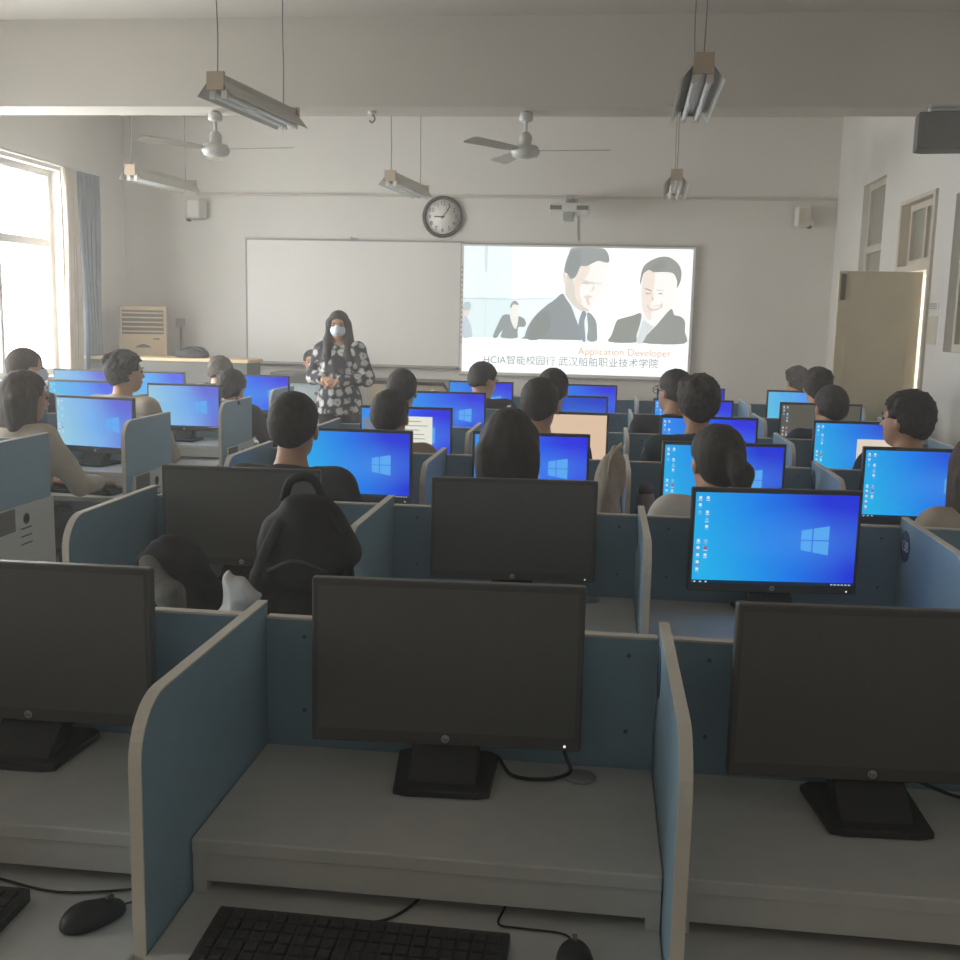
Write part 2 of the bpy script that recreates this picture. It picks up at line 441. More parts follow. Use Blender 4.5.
MB().cyl((0, 0, .3), (0, 0, .4), .012).cyl((0, 0, 1.6), (0, 0, 1.7), .012).build('hinge', 'silver', d)

# curtain at the far end of the window
def curtain(name, m, x, y0, y1, z0, z1, amp, folds, label):
    n = 90; pts = [(x+amp*math.sin(folds*2*PI*i/n)*(1+.3*math.sin(i*.7)), y0+(y1-y0)*i/n) for i in range(n+1)]
    bm = bmesh.new(); nz = 14; g = []
    for j in range(nz+1):
        z = z0+(z1-z0)*j/nz; w = 1-.06*math.sin(PI*j/nz)
        g.append([bm.verts.new((px+.012*math.sin(j*.5+py*9), y1-(y1-py)*w, z)) for px, py in pts])
    for j in range(nz):
        for i in range(n): bm.faces.new((g[j][i], g[j][i+1], g[j+1][i+1], g[j+1][i]))
    me = D.meshes.new(name); bm.to_mesh(me); bm.free()
    for p in me.polygons: p.use_smooth = True
    o = put(name, me, m); md = o.modifiers.new('thickness', 'SOLIDIFY'); md.thickness = .006
    return o
rod = tag(MB().cyl((XL+.12, 6.6, 2.84), (XL+.12, 9.98, 2.84), .012).box(XL, XL+.12, 6.7, 6.72, 2.83, 2.85).box(XL, XL+.12, 9.9, 9.92, 2.83, 2.85).build('curtain_rail', 'alu'), 'thin white curtain rail above the bright window', 'curtain rail')
o = curtain('curtain', 'curtain', XL+.13, 9.58, 9.98, .15, 2.83, .035, 5, ''); tag(o, 'dusty blue curtain gathered at the far end of the bright window', 'curtain')
o = curtain('curtain', 'sheer', XL+.13, 9.28, 9.56, .15, 2.83, .03, 4, ''); tag(o, 'beige curtain strip hanging next to the window glass beside the blue curtain', 'curtain')

# ------------------------------------------------------------------ desks, dividers, monitors
ZS, ZT, ZP, ZD = .75, .66, 1.0, 1.029    # shelf, keyboard board, back screen top, divider top
DA, DD, X0, W = 1.8705, 1.22277, .13016, .75
SH = {0: 0, 1: 0, 2: -.02, 3: 0, 4: .05, 5: .12}
YR = [1.8705, 3.093, 4.316, 5.42, 6.60, 7.78]
def yrow(k): return YR[k]
ROWN = ['nearest row', 'second nearest row', 'third nearest row', 'fourth nearest row', 'fifth nearest row', 'farthest row']
BAY = {-2: 'bay beside the aisle', -1: 'second bay from the aisle', 0: 'third bay from the aisle', 1: 'bay by the door wall'}
COLN = {-2: 'at the aisle end', -1: 'first in from the aisle end', 0: 'second in from the aisle end', 1: 'third in from the aisle end', 2: 'at the door-wall end'}
LBAY = {0: 'bay beside the aisle', 1: 'second bay from the aisle', 2: 'bay nearest the window wall'}
cache = {}
def desk_meshes(w):
    k = ('desk', round(w, 3))
    if k in cache: return cache[k]
    h = w/2-.0098; g = {}
    g['desktop'] = MB().box(-h, h, -.392, -.012, ZS-.025, ZS, .003).mesh('desktop', 'white')
    g['apron'] = MB().box(-h+.012, h-.012, -.386, -.37, ZS-.072, ZS-.0252).mesh('apron', 'white')
    g['shelf_support'] = [MB().box(s*(h-.012)-.011, s*(h-.012)+.011, -.388, -.02, ZT+.0002, ZS-.0252).mesh('shelf_support', 'white') for s in (-1, 1)]
    g['keyboard_board'] = MB().box(-h, h, -.62, -.012, ZT-.025, ZT, .003).mesh('keyboard_board', 'white')
    g['back_panel'] = MB().box(-h, h, -.01, .01, .35, ZP-.004).mesh('back_panel', 'blue')
    g['edge_trim'] = MB().box(-h, h, -.011, .011, ZP-.004, ZP+.001, .0015).mesh('edge_trim', 'whitedge')
    g['screw_cap'] = [MB().cyl((x, -.01, z), (x, -.0115, z), .004, n=10).mesh('screw_cap', 'dgrey') for x in (-.8*h, .86*h) for z in (.82, .965)]
    g['cable_grommet'] = MB().lathe([(.026, ZS), (.03, ZS+.002), (.028, ZS+.005), (.01, ZS+.006)], 20, Matrix.Translation((.235, -.07, 0))).mesh('cable_grommet', 'grey')
    cache[k] = g
    return g
def make_desk(x, y, w, label, group):
    t = empty('computer_desk', (x, y, 0), 0, label, 'desk', group)
    g = desk_meshes(w)
    for n in ('desktop', 'apron', 'keyboard_board', 'back_panel', 'edge_trim', 'cable_grommet'):
        o = put(n, g[n], None, t)
    for s in g['screw_cap']: put('screw_cap', s, None, t)
    for s in g['shelf_support']: put('shelf_support', s, None, t)
    return t
def divider_outline(front, r, zb, zt, inset=0.):
    pts = [(.0, zb), (.0, zt-inset)]
    cx, cz = front+inset+r, zt-inset-r
    for i in range(9):
        a = PI/2+(PI/2)*i/8; pts.append((cx+r*math.cos(a), cz+r*math.sin(a)))
    pts.append((front+inset, zb))
    return pts
def div_meshes():
    if 'div' in cache: return cache['div']
    g = {}; fr = -.56; zb = .56
    g['screen_panel'] = MB().prism(divider_outline(fr, .085, zb, ZD, .003), 'x', -.0085, .0085).mesh('screen_panel', 'blue')
    pts = divider_outline(fr, .088, zb, ZD); inn = divider_outline(fr, .085, zb, ZD, .0032)
    mb = MB(); bm = mb.bm
    A = [(bm.verts.new((-.0092, u, v)), bm.verts.new((.0092, u, v))) for u, v in pts[1:]]
    B = [(bm.verts.new((-.0092, u, v)), bm.verts.new((.0092, u, v))) for u, v in inn[1:]]
    for i in range(len(A)-1):
        (a0, a1), (b0, b1), (c0, c1), (d0, d1) = A[i], A[i+1], B[i], B[i+1]
        bm.faces.new((a0, a1, b1, b0)); bm.faces.new((c0, d0, d1, c1)); bm.faces.new((a0, b0, d0, c0)); bm.faces.new((a1, c1, d1, b1))
    for (p, q) in ((A[0], B[0]), (A[-1], B[-1])): bm.faces.new((p[0], q[0], q[1], p[1]))
    g['edge_trim'] = mb.mesh('edge_trim', 'whitedge')
    g['leg_panel'] = MB().box(-.0092, .0092, -.545, .0, .0, .559).mesh('leg_panel', 'white')
    mx = Matrix.Translation((-.0092, -.065, .955)) @ Matrix.Rotation(-PI/2, 4, 'Y')
    g['sticker'] = MB().lathe([(.0455, -.0003), (.0455, .0009)], 32, mx).mesh('sticker', 'sticker')
    cache['div'] = g
    return g
def make_divider(x, y, label, group, sticker=None, end=False):
    t = empty('desk_divider', (x, y, 0), 0, label, 'desk divider', group)
    g = div_meshes()
    for n in ('screen_panel', 'edge_trim', 'leg_panel'): put(n, g[n], None, t)
    if sticker is not None:
        s = put('number_sticker', g['sticker'], None, t)
        if sticker: text_mesh('number', sticker, .042, 'stickerink', s, (-.0106, -.065, .955), (PI/2, 0, -PI/2))
    return t
# --- monitors (origin on the shelf under the screen's middle, screen faces -y)
MW, MZ0, MZ1 = .478, .064, .362
def mon_meshes():
    if 'mon' in cache: return cache['mon']
    g = {}
    g['housing'] = MB().box(-MW/2, MW/2, 0, .022, MZ0, MZ1, .004).box(-.15, .15, .02, .045, MZ0+.05, MZ1-.06, .01).mesh('housing', 'gloss')
    g['base'] = MB().prism([(-.083, -.068), (-.06, -.075), (.06, -.075), (.083, -.068), (.093, .09), (.075, .105), (-.075, .105), (-.093, .09)], 'z', .0005, .014, .003).mesh('base', 'black')
    g['neck'] = MB().prism([(-.045, .014), (-.04, .014), (.03, .014), (.058, .05), (.058, .2), (.035, .2), (.03, .075)], 'x', -.06, .06, .003).mesh('neck', 'black')
    mx = Matrix.Translation((0, -.0002, MZ0+.013)) @ Matrix.Rotation(PI/2, 4, 'X')
    g['brand_emblem'] = MB().lathe([(.0075, 0), (.0075, .001), (.006, .0015)], 20, mx).mesh('brand_emblem', 'silver')
    g['emblem_letters'] = None
    g['power_light'] = MB().box(MW/2-.03, MW/2-.026, -.0012, 0, MZ0+.007, MZ0+.011).mesh('power_light', emit('power_light_glow', (235, 225, 200), 1.2))
    def plate(m, nm='screen'): return MB().box(-MW/2+.011, MW/2-.011, -.0012, .001, MZ0+.025, MZ1-.013).mesh(nm, m)
    g['off'] = plate('off')
    g['dark'] = plate(emit('dark_desktop', (88, 84, 76)))
    g['win'] = plate(wallpaper('blue_desktop', (30, 176, 236), (22, 120, 232), (34, 52, 214)))
    g['winmid'] = plate(wallpaper('deep_blue_desktop', (40, 150, 240), (30, 100, 236), (40, 46, 226)))
    g['glare_wash'] = plate(wallpaper('glare_washed_desktop', (150, 205, 226), (120, 176, 236), (92, 100, 214)))  # blue desktop with the window-side glare mixed into its colours
    g['aqua'] = plate(wallpaper('aqua_desktop', (92, 196, 232), (84, 168, 244), (70, 96, 236)))
    g['peach'] = plate(emit('peach_page', (226, 196, 168)))
    g['navy'] = plate(wallpaper('navy_desktop', (30, 112, 206), (26, 84, 200), (30, 64, 206)))
    # window emblem on the wallpaper: four skewed panes
    bm = MB(); cx, cz = .105, (MZ0+.025+MZ1-.013)/2; y = -.0016
    for a0, a1 in ((-.032, -.002), (.002, .046)):
        for s in (1, -1):
            def hz(u): return .028+.014*(u+.032)/.078
            vs = [bm.bm.verts.new((cx+u, y, cz+s*q)) for u, q in ((a0, .0016), (a1, .0016), (a1, hz(a1)), (a0, hz(a0)))]
            bm.bm.faces.new(vs)
    g['emblem'] = bm.mesh('desktop_emblem', emit('emblem_glow', (88, 170, 242)))
    # icons in two columns
    bm = MB(); mats = []
    x0 = -MW/2+.02; zt = MZ1-.024
    for j in range(11):
        for i in range(2 if j < 9 else 1):
            if random.random() < .12: continue
            bm.box(x0+i*.021, x0+i*.021+.008, -.0018, -.0013, zt-j*.0205-.008, zt-j*.0205)
            bm.box(x0+i*.021-.002, x0+i*.021+.010, -.0018, -.0013, zt-j*.0205-.0125, zt-j*.0205-.0105)
    me = bm.mesh('desktop_icons')
    for nm, c in (('icon_white', (214, 226, 238)), ('icon_blue', (120, 190, 240)), ('icon_orange', (216, 150, 90)), ('icon_red', (170, 80, 90))): me.materials.append(emit(nm, c))
    for i, p in enumerate(me.polygons): p.material_index = random.Random(i//6).choice((0, 0, 0, 0, 1, 1, 0, 0, 2, 1, 3))
    g['icons'] = me
    bm = MB(); z = MZ0+.025
    for i in range(3): bm.box(-MW/2+.016+i*.016, -MW/2+.022+i*.016, -.0018, -.0013, z+.002, z+.006)
    for i in range(6): bm.box(MW/2-.075+i*.01, MW/2-.069+i*.01, -.0018, -.0013, z+.002, z+.005)
    bm.box(-MW/2+.011, MW/2-.011, -.0016, -.0012, z, z+.009)
    me = bm.mesh('taskbar'); me.materials.append(emit('taskbar_dark', (16, 40, 66))); me.materials.append(M_task)
    for i, p in enumerate(me.polygons): p.material_index = 1 if i < 9*6 else 0
    g['taskbar'] = me
    g['cable'] = None
    cache['mon'] = g
    return g
M_task = emit('taskbar_icon', (200, 216, 226))
def doc_window(name, fx0, fx1, fz0, fz1, t, tone, lines=True, photo=False):
    """an open window on a lit desktop; fractions of the screen"""
    w = MW-.022; h = MZ1-MZ0-.038; X = lambda f: -MW/2+.011+w*f; Z = lambda f: MZ0+.025+h*f
    mb = MB().box(X(fx0), X(fx1), -.0024, -.0018, Z(fz0), Z(fz1))
    o = mb.build(name, emit(name+'_glow', tone), t)
    if lines:
        b = MB()
        n = 6
        for i in range(n):
            z = Z(fz1-(fz1-fz0)*(i+1.2)/(n+2)); b.box(X(fx0)+.006, X(fx0+(fx1-fx0)*random.uniform(.5, .92)), -.003, -.0025, z, z+.004)
        b.build('text_lines', emit('text_lines_tone', (150, 150, 142)), o)
    if photo:
        b = MB().box(X(fx0), X(fx1), -.003, -.0025, Z(fz0)-.001, Z(fz0)+.008); b.build('picture_edge', emit('picture_edge_tone', (150, 132, 96)), o)
    return o
def make_monitor(x, y, rz, kind, label, group, icons=False, shelf=ZS, near=False):
    t = empty('monitor', (x, y, shelf), rz, label, 'monitor', group)
    g = mon_meshes()
    for n in ('housing', 'base', 'neck', 'power_light'): put(n, g[n], None, t)
    e = put('brand_emblem', g['brand_emblem'], None, t)
    if near:
        text_mesh('emblem_letters', 'hp', .0095, 'ink', e, (0, -.0021, MZ0+.0135), (PI/2, 0, 0), ext=.0001)
    s = put('screen', g[kind], None, t)
    if kind in ('win', 'winmid', 'glare_wash', 'aqua', 'navy'):
        put('desktop_emblem', g['emblem'], None, s); put('taskbar', g['taskbar'], None, s)
    if icons: put('desktop_icons', g['icons'], None, s)
    return t

GD, GV = 'blue-backed desks in the middle block', 'dividers of the middle block'
STK = {(0, 0): '', (1, 1): '138', (1, 0): '', (2, 1): ''}
for k in range(6):
    y = yrow(k)
    bays = {0: (-2, -1, 0), 1: (-2, -1, 0, 1)}.get(k, (-2, -1, 0, 1))
    for b in bays:
        make_desk(X0+SH[k]+(b+.5)*W, y, W, f'white desk with blue back screen, {ROWN[k]}, {BAY[b]}', GD)
    for cdx in list(bays)+[bays[-1]+1]:
        cl = COLN[cdx]
        make_divider(X0+SH[k]+cdx*W, y, f'blue divider of the middle block, {ROWN[k]}, {cl}', GV, STK.get((k, cdx)))
# window-side block
LX, LWD = -2.33, .70
LOFF = {2: -.07, 3: .02, 4: .07}
LROW = {2: (0, 1), 3: (0, 1), 4: (0, 1, 2), 5: (0, 1, 2)}
for k, bays in LROW.items():
    for b in bays:
        make_desk(LX+LOFF.get(k, 0)-(b+.5)*LWD, yrow(k), LWD, f'white desk of the window-side block, {ROWN[k]}, {LBAY[b]}', 'desks in the window-side block')
    for cdx in list(bays)+[bays[-1]+1]:
        nm = {0: 'facing the aisle', 1: 'first in from the aisle', 2: 'second in from the aisle', 3: 'third in from the aisle'}[cdx]
        dv = make_divider(LX+LOFF.get(k, 0)-cdx*LWD, yrow(k), f'blue divider of the window-side block, {ROWN[k]}, {nm}', 'dividers of the window-side block')
        if cdx == 0:
            p = MB().box(.0095, .0206, -.5, 0, 0, ZS+.0)
            ep = p.build('end_panel', 'white', dv)
            MB().box(.0207, .0215, -.47, -.31, .65, .745).build('cutout', 'dgrey', ep)
            MB().lathe([(.024, .0207), (.024, .022), (.016, .022), (.015, .0212)], 24, Matrix.Translation((0, -.225, .69)) @ Matrix.Rotation(PI/2, 4, 'Y')).build('cable_port', 'ink', ep)
            v = MB()
            for j in range(3): v.box(.0207, .0213, -.27, -.185, .648-j*.033, .654-j*.033)
            v.build('vent_slots', 'ink', ep)

GM, GMX = 'monitors in the middle block', 'monitors in the window-side block'
def bx(k, b): return X0+SH[k]+(b+.5)*W
# switched off, near rows
make_monitor(-.25, 1.752, R(3.2), 'off', 'switched-off black monitor in the middle of the nearest row', GM, near=True)
make_monitor(-1.022, 1.735, R(1), 'off', 'switched-off black monitor in the nearest row, beside the aisle', GM, near=True)
make_monitor(.475, 1.726, R(3.5), 'off', 'switched-off black monitor in the nearest row, third bay from the aisle', GM, near=True)
make_monitor(-1.052, 2.975, R(3), 'off', 'switched-off dark monitor behind the black backpack', GM, near=True)
make_monitor(-.236, 2.965, R(5), 'off', 'switched-off black monitor in front of the long-haired student, second nearest row', GM, near=True)
m = make_monitor(.502, 2.975, R(6), 'win', 'lit monitor showing its whole blue desktop and icons, second nearest row', GM, True, near=True)
# third row
make_monitor(-.985, 4.14, R(-1), 'win', 'lit blue monitor in front of the student in the black jacket', GM, near=True)
m = make_monitor(-.275, 4.23, R(2), 'winmid', 'lit monitor with a white page open, in front of the long-haired student', GM)
doc_window('open_page', .33, .58, .02, .62, m, (232, 230, 216))
m = make_monitor(.482, 4.115, R(5), 'win', 'lit blue monitor in front of the student with the ponytail', GM, True)
doc_window('open_note', .60, .67, .3, .6, m, (226, 226, 214), False)
make_monitor(1.25, 4.165, R(2), 'win', 'lit blue monitor beside the woman with long hair at the photo edge', GM, True)
# fourth row
m = make_monitor(bx(3, -2)+.01, 5.268, R(1), 'winmid', 'lit monitor with a wide white document window, fourth nearest row', GM)
doc_window('open_document', .45, .80, .18, .86, m, (234, 234, 220))
doc_window('side_pane', .02, .45, .18, .80, m, (120, 128, 146), False)
make_monitor(bx(3, -1)+.05, 5.268, R(1), 'peach', 'lit monitor filled by a peach-coloured page, fourth nearest row', GM)
make_monitor(bx(3, 0)+.03, 5.268, R(1), 'winmid', 'lit blue monitor in front of the student with fluffy hair', GM, True)
m = make_monitor(bx(3, 1)+.02, 5.268, R(1), 'win', 'lit monitor with a pale picture open, in front of the student in profile', GM, True)
doc_window('open_picture', .44, .98, .3, .72, m, (228, 214, 196), False, True)
# fifth row
make_monitor(bx(4, -2), 6.448, R(1), 'winmid', 'lit deep blue monitor, fifth nearest row of the middle block beside the aisle', GM)
make_monitor(bx(4, -1)+.0, 6.448, R(0), 'navy', 'dim navy blue monitor in front of the tall dark-haired student, fifth nearest row', GM)
make_monitor(bx(4, 0), 6.448, R(1), 'winmid', 'lit blue monitor, fifth nearest row, third bay from the aisle', GM, True)
make_monitor(bx(4, 1), 6.448, R(1), 'dark', 'monitor with a dark grey desktop and a column of coloured icons', GM, True)
# farthest row
make_monitor(bx(5, -2), 7.628, 0, 'winmid', 'lit blue monitor in front of the shaven-headed student', GM)
make_monitor(bx(5, -1), 7.628, 0, 'winmid', 'lit blue monitor under the projected slide, farthest row, second bay from the aisle', GM)
make_monitor(bx(5, 0)+.01, 7.628, 0, 'winmid', 'lit blue monitor in front of the student with glasses, farthest row', GM)
make_monitor(bx(5, 1)+.03, 7.628, 0, 'aqua', 'lit pale blue monitor by the door wall, farthest row', GM)
# window-side block
make_monitor(-2.65, 5.25, R(-9), 'glare_wash', 'washed-out turquoise monitor angled behind the aisle divider, window-side block', GMX, True)
make_monitor(-2.63, 6.40, R(1), 'glare_wash', 'washed-out blue monitor in front of the student slumped in dark clothes', GMX)
make_monitor(-3.32, 6.44, 0, 'aqua', 'lit blue monitor hidden behind the turquoise one, window-side block', GMX, True)
make_monitor(-2.55, 7.628, 0, 'winmid', 'lit blue monitor farthest along the aisle in the window-side block', GMX)
make_monitor(-3.36, 7.628, 0, 'aqua', 'lit blue monitor in front of the air conditioner', GMX)
make_monitor(-3.93, 7.628, 0, 'glare_wash', 'pale lit monitor below the window curtain, farthest row', GMX)

# keyboards and mice of the nearest row
def keyboard(x, y, rz, label, cord):
    t = empty('keyboard', (x, y, ZT), rz, label, 'keyboard', 'keyboards on the nearest row')
    MB().prism([(-.075, .0005), (.075, .0005), (.075, .022), (-.075, .012)], 'x', -.22, .22, .003).build('case', 'black', t)
    b = MB()
    for j in range(6):
        n = 20
        for i in range(n):
            if j == 0 and 4 <= i <= 8: continue
            xx = -.212+i*.0212; yy = -.068+j*.0225
            zz = .012+(.01)*(yy+.075)/.15
            b.box(xx, xx+.0175, yy, yy+.019, zz, zz+.006, .0012, 1)
    b.box(-.212+4*.0212, -.212+9*.0212-.004, -.068, -.049, .012, .0185, .0012, 1)
    b.build('keys', 'ink', t)
    if cord: MB().tube(cord, .0022).build('cord', 'rubber', t)
    return t
keyboard(-.32, 1.335, R(-.6), 'black keyboard under the shelf in the middle of the nearest row', [(-.03, .075, .012), (.03, .11, .004), (.07, .18, .004), (.09, .26, .004)])
keyboard(-1.06, 1.335, R(1), 'black keyboard cut by the photo edge beside the aisle, nearest row', [(.02, .075, .012), (.1, .13, .004), (.25, .1, .004), (.385, .13, .004)])
def mouse(x, y, rz, label, cord):
    t = empty('mouse', (x, y, ZT), rz, label, 'mouse', 'computer mice on the nearest row')
    F = Field((-.05, -.08, -.01), (.05, .08, .06), .0035)
    F.ell((0, 0, .008), (.031, .058, .027), 0).ell((0, -.02, .012), (.029, .035, .028), .012)
    F.cut(lambda X, Y, Z: .001-Z+0*X+0*Y)
    put('shell', F.mesh('shell', 'black'), None, t); t.scale = (.86, .86, .86)
    MB().cyl((-.004, .03, .034), (.004, .03, .034), .007).build('scroll_wheel', 'dgrey', t)
    if cord: MB().tube(cord, .002).build('cord', 'rubber', t)
    return t
mouse(-.722, 1.378, R(-38), 'black mouse beside the pale divider edge, near the aisle keyboard', [(0, .056, .01), (0, .085, .004), (.03, .1, .004)])
mouse(-.005, 1.372, R(3), 'black mouse beside the middle keyboard of the nearest row', [(0, .056, .01), (-.02, .09, .004), (-.09, .1, .003), (-.13, .11, .003), (-.12, .17, .003), (-.11, .26, .003)])
# monitor cables on the shelf
for pts, lb in (([(-.165, 1.80, ZS+.06), (-.12, 1.80, ZS+.075), (-.06, 1.815, ZS+.07), (-.035, 1.81, ZS+.03), (-.03, 1.80, ZS+.009), (-.07, 1.775, ZS+.005), (-.13, 1.78, ZS+.005), (-.16, 1.80, ZS+.03)], 'looped black cable running from the middle monitor to the desk grommet'),
                ([(-.86, 1.81, ZS+.02), (-.8, 1.80, ZS+.006), (-.74, 1.815, ZS+.004), (-.66, 1.83, ZS+.004)], 'short black cable on the shelf behind the pale divider, aisle bay'),
                ([(.58, 1.82, ZS+.03), (.64, 1.81, ZS+.012), (.71, 1.80, ZS+.006), (.8, 1.82, ZS+.006)], 'black cable trailing from the nearest monitor by the photo edge')):
    tag(MB().tube(pts, .0035).build('monitor_cable', 'rubber'), lb, 'cable', 'monitor cables')

# ------------------------------------------------------------------ front wall fittings
YW = YF
t = empty('whiteboard', (-2.59, YW, 0), 0, 'wide white board on the front wall left of the projected slide', 'whiteboard')
MB().box(-1.12, 1.12, -.03, -.004, 1.07, 2.315).build('board', 'whiteboard', t)
MB().box(-1.135, 1.135, -.035, -.003, 2.315, 2.333).box(-1.135, 1.135, -.035, -.003, 1.05, 1.07).box(-1.135, -1.12, -.035, -.003, 1.07, 2.315).box(1.12, 1.135, -.035, -.003, 1.07, 2.315).build('frame', 'grey', t)
MB().box(-1.1, 1.1, -.1, -.036, 1.045, 1.06, .004).build('pen_tray', 'grey', t)
MB().box(-.02, .06, -.04, -.036, 2.318, 2.345).box(-.02, -.0, -.045, -.036, 2.33, 2.36).build('clip', 'grey', t)

SX0, SX1, SZ0, SZ1 = -1.435, .848, 1.025, 2.285
t = empty('projection_screen', (0, YW-.045, 0), 0, 'projected slide of two smiling men in suits on the front wall', 'projected slide')
MB().box(SX0-.025, SX1+.025, .0, .04, SZ0-.03, SZ1+.02).build('board', 'whiteboard', t)
MB().box(SX0-.03, SX1+.03, -.003, .04, SZ1+.02, SZ1+.032).box(SX0-.03, SX1+.03, -.003, .04, SZ0-.045, SZ0-.03).box(SX1+.025, SX1+.037, -.003, .04, SZ0-.03, SZ1+.02).build('frame', 'grey', t)
MB().box(SX0, SX1, -.003, -.0005, SZ0, SZ1).build('slide', emit('slide_white', (247, 251, 249), 1.3), t)
def PX(zx, zy): return (SX0+(zx-78)/788*(SX1-SX0), SZ1-(zy-88)/445*(SZ1-SZ0))
layer = [-.0035]
pic = MB(); pmats = []; fcount = []
def poly(pts, rgb):
    layer[0] -= .0002
    vs = [pic.bm.verts.new((PX(*p)[0], layer[0], PX(*p)[1])) for p in pts]
    pic.bm.faces.new(vs)
    pmats.append(tuple(int(c*.82) for c in rgb) if max(rgb) < 202 else rgb)
def smooth_poly(pts, rgb, n=4):
    out = []; N = len(pts)
    for i in range(N):
        a, b, c, d = [pts[(i+j) % N] for j in (-1, 0, 1, 2)]
        for k in range(n):
            t_ = k/n
            out.append(tuple(.5*((2*b[q])+(-a[q]+c[q])*t_+(2*a[q]-5*b[q]+4*c[q]-d[q])*t_*t_+(-a[q]+3*b[q]-3*c[q]+d[q])*t_**3) for q in (0, 1)))
    poly(out, rgb)
def A1(pts): return [(274.3+x*.3751, min(411, 68.6+y*.3751)) for x, y in pts]      # first man
def A2(pts): return [(582.9+x*.3571, min(414, 85.7+y*.3571)) for x, y in pts]      # second man
def A3(pts): return [(51.4+x*.3751, min(409, 68.6+y*.3751)) for x, y in pts]       # people at the rear
poly([(78, 88), (250, 88), (250, 270), (78, 270)], (238, 249, 248))
poly([(78, 270), (250, 268), (250, 409), (78, 409)], (226, 242, 243))
poly([(250, 272), (400, 268), (400, 409), (250, 409)], (240, 248, 248))
poly([(150, 88), (162, 88), (161, 180), (152, 180)], (214, 228, 228)); poly([(157, 270), (160, 270), (160, 409), (157, 409)], (212, 226, 228))
poly([(78, 270), (140, 268), (240, 270), (400, 264), (400, 267), (240, 274), (140, 275), (78, 276)], (206, 220, 222))
smooth_poly(A3([(75, 590), (130, 575), (150, 620), (130, 660), (80, 670)]), (188, 202, 204))
smooth_poly(A3([(75, 660), (125, 655), (130, 690), (100, 720), (75, 715)]), (226, 216, 210))
smooth_poly(A3([(75, 730), (110, 720), (150, 800), (165, 890), (160, 920), (75, 920)]), (194, 206, 212))
smooth_poly(A3([(520, 600), (545, 575), (585, 590), (588, 650), (560, 690), (530, 660)]), (242, 236, 226))
smooth_poly(A3([(515, 610), (530, 570), (560, 555), (590, 580), (590, 595), (545, 590), (525, 625)]), (190, 198, 196))
smooth_poly(A3([(450, 695), (520, 690), (555, 715), (600, 700), (650, 725), (668, 770), (650, 800), (600, 805), (590, 850), (585, 920), (440, 920), (450, 840), (420, 870), (400, 920), (360, 900), (400, 790)]), (180, 190, 190))
smooth_poly(A3([(520, 690), (590, 700), (590, 760), (575, 820), (550, 800), (525, 740)]), (240, 240, 232))
# first man: neck and face, ear, hair, suit, shirt, tie
smooth_poly(A1([(440, 300), (470, 280), (520, 330), (560, 440), (640, 560), (650, 640), (590, 640), (500, 600), (430, 480)]), (222, 214, 202))
smooth_poly(A1([(500, 330), (560, 220), (640, 205), (760, 180), (815, 190), (812, 260), (790, 380), (760, 470), (720, 560), (660, 620), (600, 590), (540, 520)]), (250, 246, 240))
smooth_poly(A1([(510, 340), (560, 230), (640, 210), (640, 290), (580, 370), (560, 470), (590, 560), (560, 570), (520, 500)]), (238, 225, 213))
smooth_poly(A1([(398, 285), (425, 290), (440, 350), (432, 400), (410, 370)]), (232, 222, 212))
smooth_poly(A1([(412, 270), (425, 180), (450, 105), (470, 60), (560, 52), (700, 52), (775, 62), (812, 110), (822, 175), (790, 185), (720, 172), (660, 200), (610, 222), (560, 225), (520, 320), (470, 340), (450, 300)]), (184, 191, 189))
smooth_poly(A1([(470, 100), (540, 75), (560, 180), (520, 300), (470, 320), (430, 250)]), (172, 180, 178))
poly(A1([(540, 345), (610, 350), (690, 372), (770, 372), (770, 380), (690, 382), (620, 392), (560, 380), (600, 362)]), (216, 210, 204))
poly(A1([(680, 375), (700, 420), (680, 450), (650, 470), (672, 440), (684, 410)]), (224, 212, 204))
smooth_poly(A1([(600, 500), (640, 490), (690, 500), (650, 520), (660, 570), (640, 580), (620, 530)]), (228, 212, 202))
smooth_poly(A1([(405, 470), (440, 500), (520, 600), (590, 640), (640, 650), (640, 760), (640, 920), (560, 920), (500, 700)]), (243, 249, 249))
smooth_poly(A1([(400, 478), (440, 530), (490, 600), (530, 700), (570, 800), (595, 910), (595, 930), (64, 930), (64, 890), (90, 800), (150, 700), (250, 600), (330, 540)]), (176, 184, 186))
smooth_poly(A1([(110, 800), (180, 690), (260, 640), (300, 700), (290, 820), (200, 920), (90, 930)]), (168, 174, 170))
smooth_poly(A1([(640, 655), (690, 680), (725, 740), (735, 830), (735, 930), (650, 930), (650, 800)]), (184, 192, 192))
smooth_poly(A1([(590, 645), (632, 660), (615, 740), (632, 930), (600, 930), (560, 790)]), (176, 188, 194))
# second man
smooth_poly(A2([(312, 300), (340, 220), (420, 215), (560, 225), (640, 250), (665, 320), (655, 420), (620, 560), (540, 690), (460, 745), (390, 690), (335, 590), (315, 450)]), (252, 247, 242))
smooth_poly(A2([(325, 320), (350, 230), (430, 225), (440, 330), (430, 450), (410, 560), (430, 680), (390, 690), (335, 590), (318, 450)]), (240, 227, 216))
smooth_poly(A2([(300, 350), (308, 240), (340, 160), (430, 100), (520, 78), (600, 100), (665, 160), (690, 230), (685, 310), (655, 380), (650, 310), (610, 240), (520, 228), (430, 232), (380, 212), (330, 250), (312, 330)]), (182, 186, 180))
smooth_poly(A2([(430, 150), (500, 110), (540, 150), (500, 215), (440, 220), (390, 200)]), (172, 175, 168))
poly(A2([(455, 398), (530, 398), (540, 408), (455, 408)]), (204, 200, 194)); poly(A2([(475, 430), (520, 432), (515, 446), (485, 442)]), (196, 192, 186))
poly(A2([(345, 385), (400, 400), (425, 420), (360, 398)]), (196, 172, 158)); poly(A2([(355, 430), (400, 432), (420, 425), (400, 446), (365, 446)]), (204, 182, 168))
poly(A2([(430, 420), (436, 500), (410, 530), (424, 500)]), (210, 190, 176))
